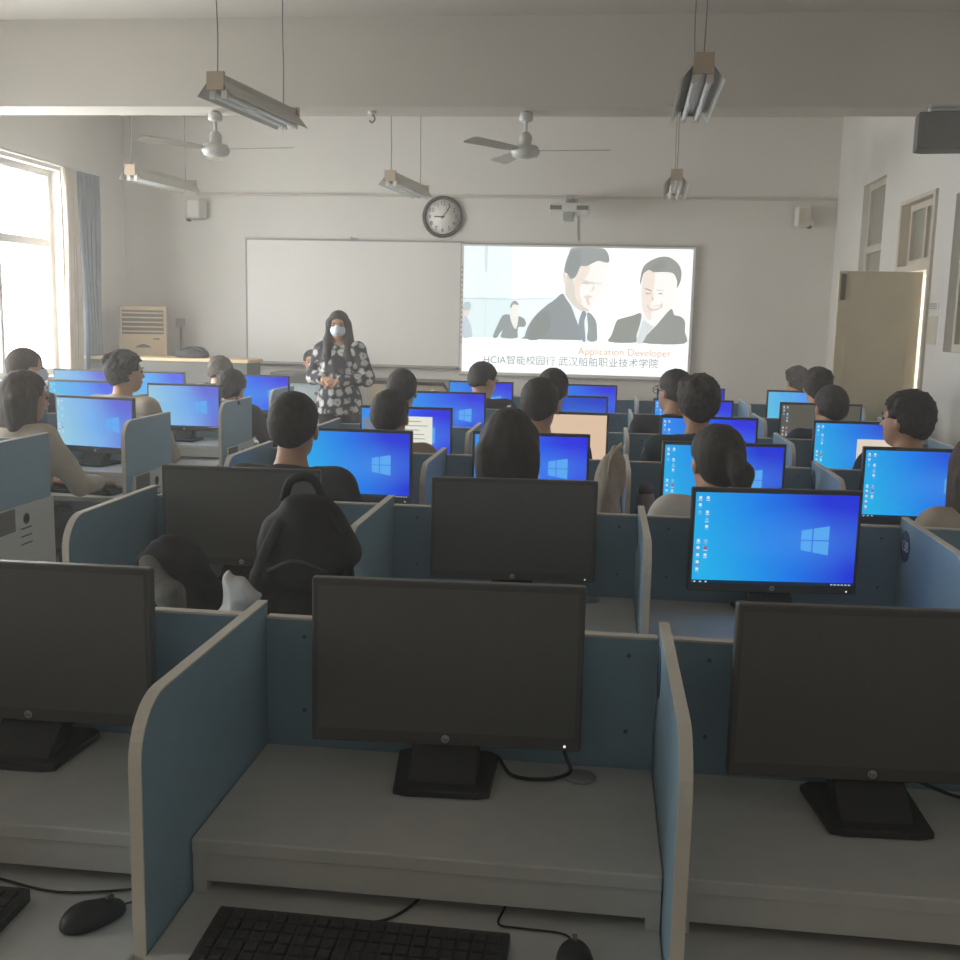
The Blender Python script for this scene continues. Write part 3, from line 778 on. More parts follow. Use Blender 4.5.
smooth_poly(A2([(375, 550), (430, 560), (520, 540), (500, 585), (430, 610), (390, 585)]), (226, 204, 192))
smooth_poly(A2([(395, 558), (440, 566), (505, 552), (480, 576), (430, 585)]), (253, 251, 248))
poly(A2([(505, 505), (526, 540), (520, 575), (512, 575), (516, 540)]), (206, 200, 192))
smooth_poly(A2([(330, 640), (400, 700), (455, 750), (600, 600), (640, 650), (480, 930), (270, 930), (300, 760)]), (244, 249, 248))
smooth_poly(A2([(325, 632), (318, 740), (290, 850), (280, 930), (28, 930), (50, 850), (90, 720), (130, 690), (230, 660)]), (178, 181, 172))
smooth_poly(A2([(605, 585), (640, 640), (700, 655), (745, 700), (750, 800), (750, 935), (345, 935), (400, 830), (480, 740)]), (180, 183, 176))
smooth_poly(A2([(350, 700), (420, 745), (450, 760), (400, 820), (350, 935), (290, 935), (320, 800)]), (216, 222, 220))
me = pic.mesh('slide_photo')
mi = {}
for p, rgb in zip(me.polygons, pmats):
    if rgb not in mi: mi[rgb] = len(me.materials); me.materials.append(emit('slide_tone', rgb, 1.2))
    p.material_index = mi[rgb]
put('slide_photo', me, None, t)
xa, za = PX(460, 456)
text_mesh('orange_caption', 'Application Developer', .102, emit('orange_ink', (242, 200, 168)), t, (PX(808, 455)[0], -.0085, za+.014), (PI/2, 0, 0), 'RIGHT', .0002)
xa, za = PX(460, 490)
o = text_mesh('grey_caption', 'HCIA\u667a\u80fd\u6821\u56ed\u884c \u6b66\u6c49\u8239\u8236\u804c\u4e1a\u6280\u672f\u5b66\u9662', .118, emit('grey_ink_slide', (156, 161, 161)), t, (xa, -.0085, za), (PI/2, 0, 0), 'CENTER', .0002)
wd = max(v.co.x for v in o.data.vertices)-min(v.co.x for v in o.data.vertices)
o.scale = ((610/788*(SX1-SX0))/wd, (610/788*(SX1-SX0))/wd, 1)
b = MB()
for i in range(16): b.box(SX0-.02, SX0-.006, -.0036, -.003, 2.06-i*.05, 2.085-i*.05)
b.build('side_icons', emit('side_icons_tone', (186, 150, 146), .8), t)

# wall clock at five past nine
t = empty('wall_clock', (-1.664, YW, 2.571), 0, 'round wall clock with dark rim and white face above the board', 'clock')
rx = Matrix.Rotation(PI/2, 4, 'X')
MB().lathe([(.205, .002), (.208, .03), (.198, .045), (.178, .045), (.172, .03), (.172, .012)], 48, rx).build('rim', 'clockrim', t)
MB().lathe([(.174, .01), (.174, .02)], 48, rx).build('face', 'clockface', t)
for i in range(12):
    a = R(30*(i+1)); text_mesh('numeral', str(i+1), .058, 'ink', t, (.132*math.sin(a), -.0205, .132*math.cos(a)), (PI/2, 0, 0), ext=.0005)
def hand(name, ang, L, w):
    o = MB().box(-w, w, -.025, -.023, -.02, L).build(name, 'ink', t); o.rotation_euler = (0, R(ang), 0); return o
hand('hour_hand', 272, .085, .006); hand('minute_hand', 36, .13, .004)
MB().lathe([(.01, .022), (.01, .028)], 16, rx).build('pivot', 'ink', t)

# wall-mounted short-throw projector
t = empty('projector', (-.37, YW, 2.6), 0, 'white short-throw projector on a wall arm above the slide', 'projector')
MB().box(-.06, .06, -.02, 0, .0, .2, .004).box(-.03, .03, -.55, -.02, .1, .14).box(-.015, .015, -.5, -.46, .05, .1).build('wall_arm', 'grey', t)
MB().box(-.19, .19, -.62, -.3, -.03, .06, .015).build('body', 'alu', t)
MB().box(-.055, .045, -.64, -.45, -.1, -.028, .01).build('lens_housing', 'grey', t)
MB().box(-.18, -.07, -.624, -.62, -.005, .035).box(.07, .18, -.624, -.62, -.005, .035).build('vent', 'dgrey', t)
tag(MB().tube([(-.3, YW-.006, 2.62), (-.3, YW-.006, 2.5), (-.29, YW-.006, 2.36)], .006).build('projector_cable', 'grey'), 'thin grey cable down the wall below the projector', 'cable')
# loudspeakers and cameras on the front wall
def cam(x, y, z, label, big):
    t = empty('wall_mounted_camera', (x, y, z), 0, label, 'camera', 'cameras on the front wall')
    MB().box(-.03, .03, -.012, 0, -.03, .05).cyl((0, -.012, 0), (0, -.07, -.01), .014).build('bracket', 'whitedge', t)
    MB().sphere((0, -.09, -.03), .042, 16).build('dome', 'alu', t)
    MB().sphere((0, -.105, -.052), .026, 12).build('lens', 'ink', t)
cam(-4.30, YW, 2.56, 'small dome camera beside the white wall speaker', 1)
cam(1.93, YW, 2.57, 'small dome camera high in the corner above the door', 1)
t = empty('wall_speaker', (-4.19, YW, 2.6), R(-12), 'white box speaker on the front wall near the window corner', 'speaker', 'wall speakers')
MB().box(-.07, .07, -.18, -.03, -.09, .1, .01).build('cabinet', 'alu', t); MB().box(-.055, .055, -.184, -.18, -.075, .085).build('grille', 'whitedge', t); MB().box(-.02, .02, -.03, 0, -.02, .02).build('bracket', 'dgrey', t)
t = empty('wall_speaker', (1.85, YW, 2.6), R(8), 'pale box speaker on the front wall beside the corner camera', 'speaker', 'wall speakers')
MB().box(-.06, .06, -.15, -.03, -.09, .1, .01).build('cabinet', 'whitedge', t); MB().box(-.05, .05, -.153, -.15, -.075, .085).build('grille', 'frame', t); MB().box(-.02, .02, -.03, 0, -.02, .02).build('bracket', 'grey', t)
# big grey loudspeaker hung at the door wall
t = empty('loudspeaker', (1.87, 6.45, 2.67), R(-8), 'grey loudspeaker hanging from a bracket high on the door wall', 'speaker')
MB().prism([(-.15, -.11), (.13, -.11), (.13, .1), (-.11, .1), (-.15, .06)], 'z', -.105, .095, .006).build('cabinet', 'dgrey', t)
MB().box(-.12, .11, -.116, -.11, -.1, .09).build('grille', 'dgrey', t)
MB().cyl((-.08, 0, .095), (-.08, 0, .13), .014).cyl((-.08, 0, .12), (.32, 0, .12), .01).cyl((-.08, 0, .14), (.3, 0, .14), .008).box(.3, .33, -.05, .05, .06, .2).build('bracket', 'silver', t)
# socket and conduit
t = empty('wall_socket', (-4.45, YW, 1.45), 0, 'grey wall socket with conduit between air conditioner and white board', 'socket')
MB().box(-.045, .045, -.035, 0, -.045, .045, .005).build('box', 'grey', t); MB().box(-.012, .012, -.012, 0, -.55, -.045).build('conduit', 'dgrey', t)
# papers on the door wall
o = tag(MB().box(XR-.003, XR, 7.36, 7.63, 1.685, 1.745).build('notice', 'paper'), 'small printed notice on the wall beside the door leaf', 'notice', 'notices by the door')
b = MB()
for i in range(3):
    for j in range(7): b.box(XR-.0036, XR-.003, 7.4+j*.03, 7.42+j*.03, 1.696+i*.015, 1.706+i*.015)
b.build('printed_lines', 'greyink', o)
tag(MB().box(XR-.003, XR, 7.36, 7.64, 1.46, 1.65).build('notice', 'frame'), 'larger beige sheet on the wall under the small printed notice', 'notice', 'notices by the door')
# floor-standing air conditioner
t = empty('air_conditioner', (-4.70, 10.42, 0), R(24), 'beige floor-standing air conditioner below the wall camera', 'air conditioner')
MB().box(-.23, .23, -.17, .17, 0, 1.61, .012).build('cabinet', 'cream', t)
MB().box(-.2, .2, -.176, -.17, 1.33, 1.57).build('air_outlet', 'grille', t)
b = MB()
for i in range(5): b.box(-.195, .195, -.2, -.176, 1.35+i*.046, 1.365+i*.046, mx=None)
b.build('louvre', 'cream', t)
b = MB(); pts = [(-.075, 1.195)]+[(-.075+.15*i/8, 1.2+.03*math.sin(PI*i/8)) for i in range(9)]+[(.075, 1.195)]
b.prism(pts, 'y', -.176, -.17); b.build('display', 'grille', t)
MB().box(.1, .16, -.173, -.17, 1.275, 1.29).build('badge', 'grille', t)
# long grey counter at the front, by the window
t = empty('counter', (-4.14, 9.86, 0), 0, 'long grey counter with pale top in front of the air conditioner', 'counter')
MB().box(-.8, .8, -.2, .2, 0, 1.095).build('cabinet', 'dgrey', t)
MB().box(-.82, .82, -.22, .22, 1.095, 1.125, .004).build('counter_top', 'cream', t)
t = empty('lectern', (-2.70, 9.32, 0), 0, 'pale panelled lectern with dark top behind the aisle, left of the teacher', 'lectern')
MB().box(-.24, .24, -.15, .1, 0, .955).build('body', 'palepanel', t)
MB().box(-.25, .25, -.17, .12, .955, 1.05, .004).build('top', 'dgrey', t)
b = MB()
for i in range(5): b.sphere((-.16+i*.08+.01*math.sin(i*5), -.151, .85+.02*math.cos(i*3)), .02, 10, (1, .06, .8))
b.build('pattern', 'tan', t)
t = empty('podium', (-1.72, 9.5, 0), 0, 'beige teacher podium with dark top edge, right of the teacher', 'podium')
MB().prism([(-.38, 0), (.33, 0), (.33, .9), (.3, .955), (-.38, .955)], 'y', -.1, .35).build('body', 'podbody', t)
MB().prism([(-.4, .956), (.3, .956), (.345, .9), (.365, .905), (.31, .985), (-.4, .985)], 'y', -.12, .37).build('top', 'podtop', t)
MB().box(-.36, .3, -.106, -.1, .5, .515).box(-.36, .3, -.106, -.1, .1, .115).build('panel_moulding', 'tan', t)

# ------------------------------------------------------------------ ceiling lamps and fans
def lamp(x0, y0, x1, y1, z, label, ln=None):
    L = math.hypot(x1-x0, y1-y0); a = math.atan2(y1-y0, x1-x0)-PI/2
    t = empty('fluorescent_lamp', (x0, y0, z), a, label, 'lamp', 'hanging fluorescent lamps')
    MB().box(-.035, .035, .02, L-.02, .045, .105, .004).build('ballast_box', 'lampmetal', t)
    MB().box(-.045, .045, 0, .02, .03, .115).build('end_cap', 'lampend', t)
    MB().box(-.045, .045, L-.02, L, .03, .115).build('end_cap', 'lampend', t)
    for s in (-1, 1):
        pr = [(s*.034, .075), (s*.036, .07), (s*.098, .0), (s*.094, .0)]
        MB().prism(pr, 'y', .0, L).build('reflector', 'lampmetal', t)
    for s in (-1, 1):
        tb = MB().cyl((s*.032, .05, .012), (s*.032, L-.05, .012), .0135, n=12); tb.smooth = True; tb.build('tube', 'tube', t)
    for yy in (.03, L-.05):
        for s in (-1, 1): MB().box(s*.032-.014, s*.032+.014, yy, yy+.02, -.006, .046).build('tube_holder', 'whitedge', t)
    for yy in (.03 if ln is None else .05, L-.12):
        MB().tube([(0, yy, .105), (.003, yy, .3), (-.002, yy, .5), (0, yy, ZC-z)], .003, 6).build('hanging_wire', 'dgrey', t)
lamp(-1.915, 5.12, -1.80, 6.02, 2.60, 'twin-tube hanging lamp nearest the window side, large and tilted to view')
lamp(.38, 4.80, .40, 5.8, 2.60, 'twin-tube hanging lamp pointing straight ahead above the right bays')
lamp(-3.80, 8.25, -3.68, 9.25, 2.60, 'thin hanging lamp beside the window curtain, front of the room')
lamp(-1.74, 8.48, -1.63, 9.45, 2.60, 'small hanging lamp just left of the wall clock')
lamp(.50, 8.3, .54, 9.3, 2.60, 'smallest hanging lamp, seen end-on above the slide corner')
def fan(x, y, label, a0):
    t = empty('ceiling_fan', (x, y, 2.70), 0, label, 'ceiling fan', 'ceiling fans')
    MB().lathe([(.02, .27), (.045, .255), (.05, .21), (.03, .2)], 20).build('canopy', 'fan', t)
    MB().cyl((0, 0, .06), (0, 0, .22), .012).build('rod', 'fan', t)
    MB().lathe([(.03, .13), (.045, .1), (.04, .05), (.085, .04), (.1, .0), (.085, -.03), (.03, -.045), (.005, -.048)], 28).build('motor', 'fan', t)
    for i in range(3):
        a = a0+i*2*PI/3
        b = MB().prism([(.09, -.02), (.18, -.05), (.56, -.065), (.58, -.04), (.58, .045), (.56, .06), (.18, .05), (.09, .02)], 'z', -.004, .0)
        o = b.build('blade', 'fanblade', t); o.rotation_euler = (R(9), 0, 0)
        o.rotation_euler = (Matrix.Rotation(a, 4, 'Z') @ Matrix.Rotation(R(10), 4, 'X')).to_euler(); o.location = (0, 0, .012)
fan(-2.79, 7.46, 'white ceiling fan under the beam on the window side', R(-8))
fan(-.585, 7.46, 'white ceiling fan under the beam above the wall clock', R(-5))
t = empty('ceiling_sensor', (-1.66, 7.46, 2.97), 0, 'tiny hook fitting under the ceiling beam between the two fans', 'hook')
MB().lathe([(.03, 0), (.03, -.015), (.012, -.02)], 16).build('plate', 'fan', t); MB().tube([(0, 0, -.02), (.02, 0, -.05), (.0, 0, -.075), (-.02, 0, -.06)], .006).build('hook', 'grille', t)

# ------------------------------------------------------------------ people
HEADS = {}
def rotm(yaw, pitch=0, roll=0): return Matrix.Rotation(yaw, 3, 'Z') @ Matrix.Rotation(pitch, 3, 'X') @ Matrix.Rotation(roll, 3, 'Y')
def head_prims(F, c, Q, k=.02, sz=1.):
    P = lambda x, y, z: tuple(Vector(c)+Q @ (Vector((x, y, z))*sz))
    e = lambda r: tuple(q*sz for q in r)
    F.ell(P(0, -.012, .034), e((.074, .092, .080)), .02, Q)
    F.ell(P(0, .028, -.03), e((.060, .064, .078)), .025, Q)
    F.ell(P(0, .042, -.078), e((.040, .040, .032)), .03, Q)
    F.cone(P(0, .088, .006), P(0, .106, -.026), .008*sz, .0125*sz, .012)
    for s in (-1, 1):
        F.ell(P(s*.075, -.006, -.012), e((.011, .02, .032)), .008, Q)
        F.ell(P(s*.032, .078, .022), e((.024, .012, .008)), .012, Q)
    F.cone(P(0, .084, -.058), P(0, .087, -.060), .011*sz, .011*sz, .012)
def hair_field(F, c, Q, style, sz=1.):
    """hair volume in world of the body; style: short, fluffy, shaved, long, bob, ponytail, parted"""
    P = lambda x, y, z: tuple(Vector(c)+Q @ (Vector((x, y, z))*sz))
    e = lambda r: tuple(q*sz for q in r)
    add = {'shaved': -.006, 'short': .003, 'fluffy': .012, 'spiky': .008}.get(style, .004)
    F.ell(P(0, -.014, .040), e((.081+add, .098+add, .083+add)), .01, Q)
    F.ell(P(0, -.045, .0), e((.077+add*.6, .066+add*.6, .085+add*.5)), .02, Q)
    if style in ('fluffy', 'spiky'):
        rr = random.Random(int(abs(c[0]*1000+c[2]*7777)))
        for i in range(16):
            a = rr.uniform(0, 2*PI); q = rr.uniform(.0, .085); zz = .09+.02*rr.random()-q*.35
            F.ell(P(q*math.cos(a), -.02+q*1.1*math.sin(a), zz), e((.028, .028, .03)), .012)
    iq = Q.inverted(); C = Vector(c)
    def loc(X, Y, Z):
        x, y, z = X-C.x, Y-C.y, Z-C.z
        return [(iq[i][0]*x+iq[i][1]*y+iq[i][2]*z)/sz for i in range(3)]
    nape = {'shaved': -.035, 'short': -.062, 'fluffy': -.075, 'spiky': -.07}.get(style, -.085)
    def face(X, Y, Z):
        x, y, z = loc(X, Y, Z)
        a = np.minimum(y-.045-.25*np.maximum(z-.03, 0)/1., .062-z)       # forehead and face
        b = np.minimum(y-.004, .012-z)                                    # cheek and ear
        return np.maximum(np.maximum(a, b), np.where(y < .01, nape+.04*(np.minimum(np.abs(x), .08)/.07)**2*(1. if style not in ('long', 'bob', 'parted') else 0.), nape)-z)*sz
    F.cut(face)
    if style in ('long', 'bob'):
        zl = -.33 if style == 'long' else -.17
        F.ell(P(0, -.055, -.05), e((.098, .06, .13)), .03, Q)
        for x in (-.062, -.02, .02, .062):
            F.cone(P(x, -.07, -.02), tuple(Vector(P(x*1.15, -.085, -.04))+Vector((0, 0, zl))), .042*sz, .026*sz, .03)
        for s in (-1, 1):
            F.cone(P(s*.072, -.01, .03), tuple(Vector(P(s*.088, -.02, -.05))+Vector((0, 0, zl*.75))), .026*sz, .02*sz, .03)
    if style == 'parted':     # long hair falling to the front, for someone facing us
        for s in (-1, 1):
            F.cone(P(s*.02, .04, .105), P(s*.074, .03, .02), .02*sz, .026*sz, .03)
            F.cone(P(s*.076, .022, .02), P(s*.092, .035, -.13), .026*sz, .03*sz, .03)
            F.cone(P(s*.09, .035, -.13), P(s*.085, .10, -.25), .04*sz, .036*sz, .03); F.cone(P(s*.085, .10, -.25), P(s*.08, .125, -.37), .034*sz, .018*sz, .03)
            F.cone(P(s*.05, -.07, .0), P(s*.09, -.05, -.22), .05*sz, .045*sz, .03)
    if style == 'ponytail':
        F.cone(P(.01, -.115, .015), P(.02, -.15, -.03), .03*sz, .036*sz, .015)
        F.cone(P(.02, -.15, -.03), P(.03, -.14, -.17), .036*sz, .016*sz, .02)
    if style not in ('shaved',):
        f = 150 if style not in ('long', 'bob', 'parted', 'ponytail') else 120
        am = {'fluffy': .006, 'spiky': .005, 'short': .0025}.get(style, .0018)
        if style in ('long', 'bob', 'parted', 'ponytail'):
            F.disp(lambda X, Y, Z: am*np.sin(f*X+4*np.sin(6*Z))*np.sin(f*.8*Y+2))
        else:
            F.disp(lambda X, Y, Z: am*np.sin(f*X+2*np.sin(40*Z))*np.sin(f*.9*Y+1)*np.sin(f*1.1*Z+.5))
def eyes_etc(t, c, Q, mask=False, glasses=False, sz=1.):
    mx = Matrix.Translation(c) @ Q.to_4x4() @ Matrix.Scale(sz, 4)
    def fin(mb, n, m):
        me = mb.mesh(n, m); me.transform(mx); return put(n, me, None, t)
    for s in (-1, 1): fin(MB().sphere((s*.031, .083, .004), .011, 12, (1.25, .6, .55)), 'eye', 'eye')
    b = MB()
    for s in (-1, 1): b.tube([(s*.016, .093, .024), (s*.034, .09, .029), (s*.05, .08, .024)], .0035, 6, 3)
    fin(b, 'eyebrows', 'hair')
    if not mask: fin(MB().tube([(-.02, .088, -.058), (0, .097, -.056), (.02, .088, -.058)], .005, 6, 3), 'lips', 'lip')
    if glasses:
        b = MB()
        for s in (-1, 1):
            b.tube([(s*.034+.024*math.cos(2*PI*i/12), .104, .004+.02*math.sin(2*PI*i/12)) for i in range(13)], .0022, 6, 2)
            b.tube([(s*.058, .102, .008), (s*.076, .05, .01), (s*.082, -.005, .005)], .0022, 6, 3)
        b.tube([(-.01, .104, .006), (0, .107, .008), (.01, .104, .006)], .002, 6, 2)
        fin(b, 'glasses', 'glasses')
    if mask:
        F = Field((-.1, -.03, -.13), (.1, .15, .05), .005)
        F.ell((0, .036, -.038), (.067, .075, .058), 0).cone((0, .095, -.005), (0, .108, -.04), .014, .02, .03)
        F.cut(lambda X, Y, Z: np.maximum(np.maximum(Z+.0-.012*(1-(X/.07)**2), .03-Y), -.105-Z))
        fin_me = F.mesh('face_mask', 'mask'); fin_me.transform(mx); o = put('face_mask', fin_me, None, t)
        b = MB()
        for s in (-1, 1): b.tube([(s*.058, .05, -.02), (s*.076, .02, -.01), (s*.088, -.012, .0)], .0022, 6, 3)
        me = b.mesh('ear_loop', 'mask'); me.transform(mx); put('ear_loop', me, None, o)
def hand_prims(F, w, d, up, s, curl=.5, sz=1., rf=.0095):
    """palm and five separate fingers; w wrist, d forward, up back-of-hand normal, s side of thumb (+1 = d x up)"""
    w, d, up = Vector(w), Vector(d).normalized(), Vector(up).normalized()
    r = d.cross(up).normalized()*s; up = r.cross(d).normalized()*s if s < 0 else r.cross(d).normalized()
    if up.dot(Vector(up)) < 0: up = -up
    for q in (-.028, -.01, .01, .026):
        F.cone(w+r*q*.6, w+d*.075*sz+r*q, .013*sz, .012*sz, .012)
    for i, (q, ln) in enumerate(((.031, .066), (.0105, .076), (-.0105, .07), (-.031, .054))):
        k0 = w+d*.08*sz+r*q*sz; a = curl*.5
        k1 = k0+(d*math.cos(a)-up*math.sin(a))*ln*.5*sz; k2 = k1+(d*math.cos(a*2.4)-up*math.sin(a*2.4))*ln*.5*sz
        F.cone(k0, k1, rf*sz, rf*.95*sz, .004); F.cone(k1, k2, rf*.95*sz, rf*.8*sz, .004)
    b0 = w+d*.02*sz+r*.026*sz; b1 = b0+(d*.6+r*.8).normalized()*.036*sz; b2 = b1+(d*.95+r*.25-up*.25).normalized()*.032*sz
    F.cone(b0, b1, .013*sz, .011*sz, .008); F.cone(b1, b2, .011*sz, .009*sz, .005)
GP = 'students at the desks'
STOOLM = {}
def stool(x, y, rz, label):
    t = empty('stool', (x, y, 0), rz, label, 'stool', 'stools of the students')
    if not STOOLM:
        STOOLM['seat'] = MB().box(-.16, .16, -.14, .14, .405, .43, .008).mesh('seat', 'stoolseat')
        STOOLM['leg'] = [MB().cyl((sx*.13, sy*.11, .405), (sx*.15, sy*.13, 0), .012).mesh('leg', 'stoolleg') for sx in (-1, 1) for sy in (-1, 1)]
        b = MB()
        for sx in (-1, 1): b.cyl((sx*.142, -.12, .15), (sx*.142, .12, .15), .008)
        STOOLM['brace'] = b.mesh('brace', 'stoolleg')
    put('seat', STOOLM['seat'], None, t); put('brace', STOOLM['brace'], None, t)
    for l in STOOLM['leg']: put('leg', l, None, t)
def seated(hx, hy, ztop, label, style, shirt, yaw=0., hyaw=0., hpitch=0., hair='hair', mask=False, glasses=False, sleeve='long', fem=False,
           lean=0., slump=0., h=.0125, arms=True, seat=True, hr=0., reach=None, bodyz=None, sz=1.):
    """person sitting; (hx, hy) is where the head is, ztop the top of the head"""
    if 4.6 < hy < 7.2: hx, hy, ztop = hx*.984, hy*.984, 1.565-(1.565-ztop)*.984
    yaw = R(yaw); q = math.cos(yaw), math.sin(yaw)
    hz = ztop-.118-slump*0; top = .83
    sc_ = (ztop-.44)/.83 if bodyz is None else bodyz
    Z = lambda z: .44+(z-.44)*sc_
    ly = lean
    hc = Vector((0+hr, .10+ly, Z(1.152) if bodyz is None else ztop-.118))
    # place the empty so that the head lands on hx, hy
    ox = hx-(q[0]*hc.x-q[1]*hc.y); oy = hy-(q[1]*hc.x+q[0]*hc.y)
    t = empty('person', (ox, oy, 0), yaw, label, 'person', GP)
    Q = rotm(R(hyaw), R(hpitch))
    sw = .165 if fem else .182
    lo, hi = (-.42, -.3, -.01), (.42, .75, max(hc.z, Z(1.15))+.16)
    def torso(F, g=0., sh=True):
        F.ell((0, 0, .53), (.165+g, .125+g, .11+g), .05)
        F.cone((0, .01, .56), (0, .03+ly*.6, Z(.80)), .115+g, .125+g, .06)
        F.ell((0, .03+ly*.8, Z(.84)), (.155+g, .105+g, .15+g), .06)
        F.cone((-sw+.03, .05+ly, Z(.972)), (sw-.03, .05+ly, Z(.972)), .052+g, .052+g, .06)
        F.cone((0, .045+ly, Z(.97)), (0, .06+ly, Z(1.03)), .062+g, .05+g, .04)
    el = [(s*(sw+.055), .17+ly, Z(.715)) for s in (-1, 1)]
    wr = [(s*.13, .37+ly*.3, ZT+.05) for s in (-1, 1)]
    if reach: el[1], wr[1] = reach
    F = Field(lo, hi, h)
    torso(F)
    F.cone((0, .05+ly, Z(.99)), tuple(hc+Q @ Vector((0, -.02, -.05))), .05, .05, .02)
    head_prims(F, hc, Q, sz=sz)
    for i, s in enumerate((-1, 1)):
        F.cone((s*(sw-.01), .05+ly, Z(.957)), el[i], .046, .038, .02); F.cone(el[i], wr[i], .037, .026, .012)
        dr = Vector(wr[i])-Vector(el[i]); dr.z = 0
        hand_prims(F, wr[i], dr+Vector((0, 0, -.03)), (0, 0, 1), -s, .5, 1.05, .0115)
        F.cone((s*.09, .02, .515), (s*.12, .42, .505), .08, .056, .03); F.cone((s*.12, .42, .49), (s*.12, .40, .09), .052, .036, .02)
        F.cone((s*.12, .38, .045), (s*.125, .53, .03), .036, .03, .02)
    put('body', F.mesh('body', 'skin'), None, t)
    G = Field(lo, hi, h)
    torso(G, .014)
    for i, s in enumerate((-1, 1)):
        G.cone((s*(sw-.01), .05+ly, Z(.957)), el[i], .062, .053, .03)
        if sleeve == 'long': G.cone(el[i], tuple(Vector(el[i]).lerp(Vector(wr[i]), .93)), .051, .038, .015)
    nk = Vector((0, .055+ly, Z(1.03)))
    G.cut(lambda X, Y, Z_: np.maximum(.49-Z_+0*X+0*Y, np.maximum(Z_-nk.z-.03+0*X+0*Y, np.minimum(Z_-nk.z+.3*(Y-nk.y), .082-np.sqrt(X**2+(Y-nk.y)**2)))))
    if sleeve == 'short':
        zc = Z(.79); G.cut(lambda X, Y, Z_: np.minimum(np.abs(X)-sw-.02, zc-Z_+0*X+0*Y)+0*Y)
    G.disp(lambda X, Y, Z_: .003*np.sin(30*Z_+12*X)*np.sin(25*X+9*Y))
    put('shirt', G.mesh('shirt', shirt), None, t)
    if style != 'hidden':
        mg = .16 if style not in ('long', 'bob', 'ponytail') else .42
        Hf = Field(tuple(hc-Vector((.16, .2, mg))), tuple(hc+Vector((.16, .17, .17))), .0075)
        hair_field(Hf, hc, Q, style, sz)
        put('hair', Hf.mesh('hair', hair), None, t)
        if style == 'ponytail':
            b = MB().lathe([(.024, -.008), (.03, 0), (.024, .008)], 16, Matrix.Translation(hc+Q @ Vector((.012, -.118, .012))) @ Q.to_4x4() @ Matrix.Rotation(R(65), 4, 'X'))
            b.build('hair_tie', 'scrunchie', t)
    eyes_etc(t, hc, Q, mask, glasses, sz)
    B = Field((-.3, -.25, .0), (.3, .65, .66), .016)
    B.ell((0, 0, .53), (.178, .138, .1), .03)
    for s in (-1, 1):
        B.cone((s*.09, .02, .515), (s*.12, .42, .505), .093, .068, .03); B.cone((s*.12, .42, .49), (s*.12, .40, .1), .066, .055, .02)
    B.cut(lambda X, Y, Z_: np.maximum(.07-Z_, Z_-.6)+0*X+0*Y)
    put('trousers', B.mesh('trousers', 'trouser'), None, t)
    b = Field((-.2, .3, -.01), (.2, .62, .13), .012)
    for s in (-1, 1): b.cone((s*.12, .38, .05), (s*.125, .535, .04), .048, .04, .02)
    b.cut(lambda X, Y, Z_: .002-Z_+0*X+0*Y)
    put('shoes', b.mesh('shoes', 'shoe'), None, t)
    if seat: stool(ox-.02*math.sin(-yaw)*0, oy, yaw, 'stool under the '+(label.split(',')[0] if len(label.split(',')[0].split()) < 11 else ' '.join(label.split(',')[0].split()[:10])))
    return t

# third nearest row, seen largest
seated(-1.035, 3.47, 1.305, 'student with short black hair in a black jacket, in front of the backpack', 'short', 'charcoal', hyaw=4, lean=-.02, h=.011)
seated(-.30, 3.5, 1.265, 'student with long straight black hair down the back', 'long', 'black_cloth', fem=True, h=.011)
seated(.385, 3.5, 1.228, 'student with a black ponytail in a white top', 'ponytail', 'whitecloth', hyaw=18, fem=True, h=.011, hpitch=-4)
seated(1.21, 3.5, 1.225, 'woman with long hair in a beige top at the photo edge', 'long', 'beige', 10, 0, fem=True, h=.011, hair='hairbrown')
# fourth nearest row
seated(-.95, 4.7, 1.225, 'student with cropped black hair and a tan collar, near the podium', 'short', 'tan', hyaw=-5)
seated(-.27, 4.7, 1.312, 'tall student with bare neck and dark collar, before the peach page', 'short', 'black_cloth', hyaw=-4)
seated(.425, 4.7, 1.345, 'student with fluffy black hair and a dark teal shirt', 'fluffy', 'teal', hyaw=4, sleeve='short')
seated(1.31, 4.7, 1.295, 'student with full dark hair turned in profile by the door', 'fluffy', 'navy', 12, 36, hair='hair')
# fifth nearest row
seated(-1.13, 5.92, 1.265, 'dark-clothed student with round cropped hair beside the podium', 'short', 'black_cloth')
seated(-.27, 5.92, 1.30, 'student half hidden behind the tall student, topmost dark hair', 'short', 'charcoal')
seated(.40, 5.92, 1.315, 'student with glasses peering out behind the fluffy-haired student', 'short', 'charcoal', 0, 40, glasses=True)
seated(1.245, 5.92, 1.242, 'student with smooth dark hair in front of the dark grey monitor', 'short', 'navy', 0, 15)
# farthest row
seated(-.80, 7.12, 1.268, 'shaven-headed student looking to the side under the slide corner', 'short', 'black_cloth', 0, -50, -15)
seated(1.59, 8.9, 1.223, 'student with spiky hair beyond the farthest row, near the door', 'spiky', 'charcoal', 0, 20)
seated(1.405, 7.12, 1.293, 'student with rounded hair in the farthest row, nearest the door wall', 'fluffy', 'charcoal', 0, 0)
# window-side block
seated(-2.72, 4.72, 1.265, 'student with a dark bob and beige sweater, arm on the desk by the window', 'bob', 'beige', -14, -20, -8, hair='hairbrown', fem=True,
       reach=((.235, .17, .745), (.17, .37, .725)))
seated(-3.42, 5.95, 1.335, 'masked student with short hair against the bright window', 'short', 'charcoal', 0, -40, hair='hairbrown', mask=True)
seated(-4.06, 7.1, 1.25, 'brown-haired student cut by the photo edge against the window', 'fluffy', 'charcoal', 0, -10, hair='hairbrown')
seated(-2.775, 5.9, 1.333, 'student with bushy hair and pale beige top, face turned to the aisle', 'fluffy', 'beige', -4, -38)
seated(-3.24, 8.7, 1.165, 'brown-haired student sitting low in front of the long grey counter', 'fluffy', 'charcoal', 0, -35, -20, hair='hairbrown')
seated(-2.50, 6.93, 1.155, 'student in dark clothes slumped at the aisle divider with the clip', 'fluffy', 'charcoal', -6, -10, -10, lean=.02)
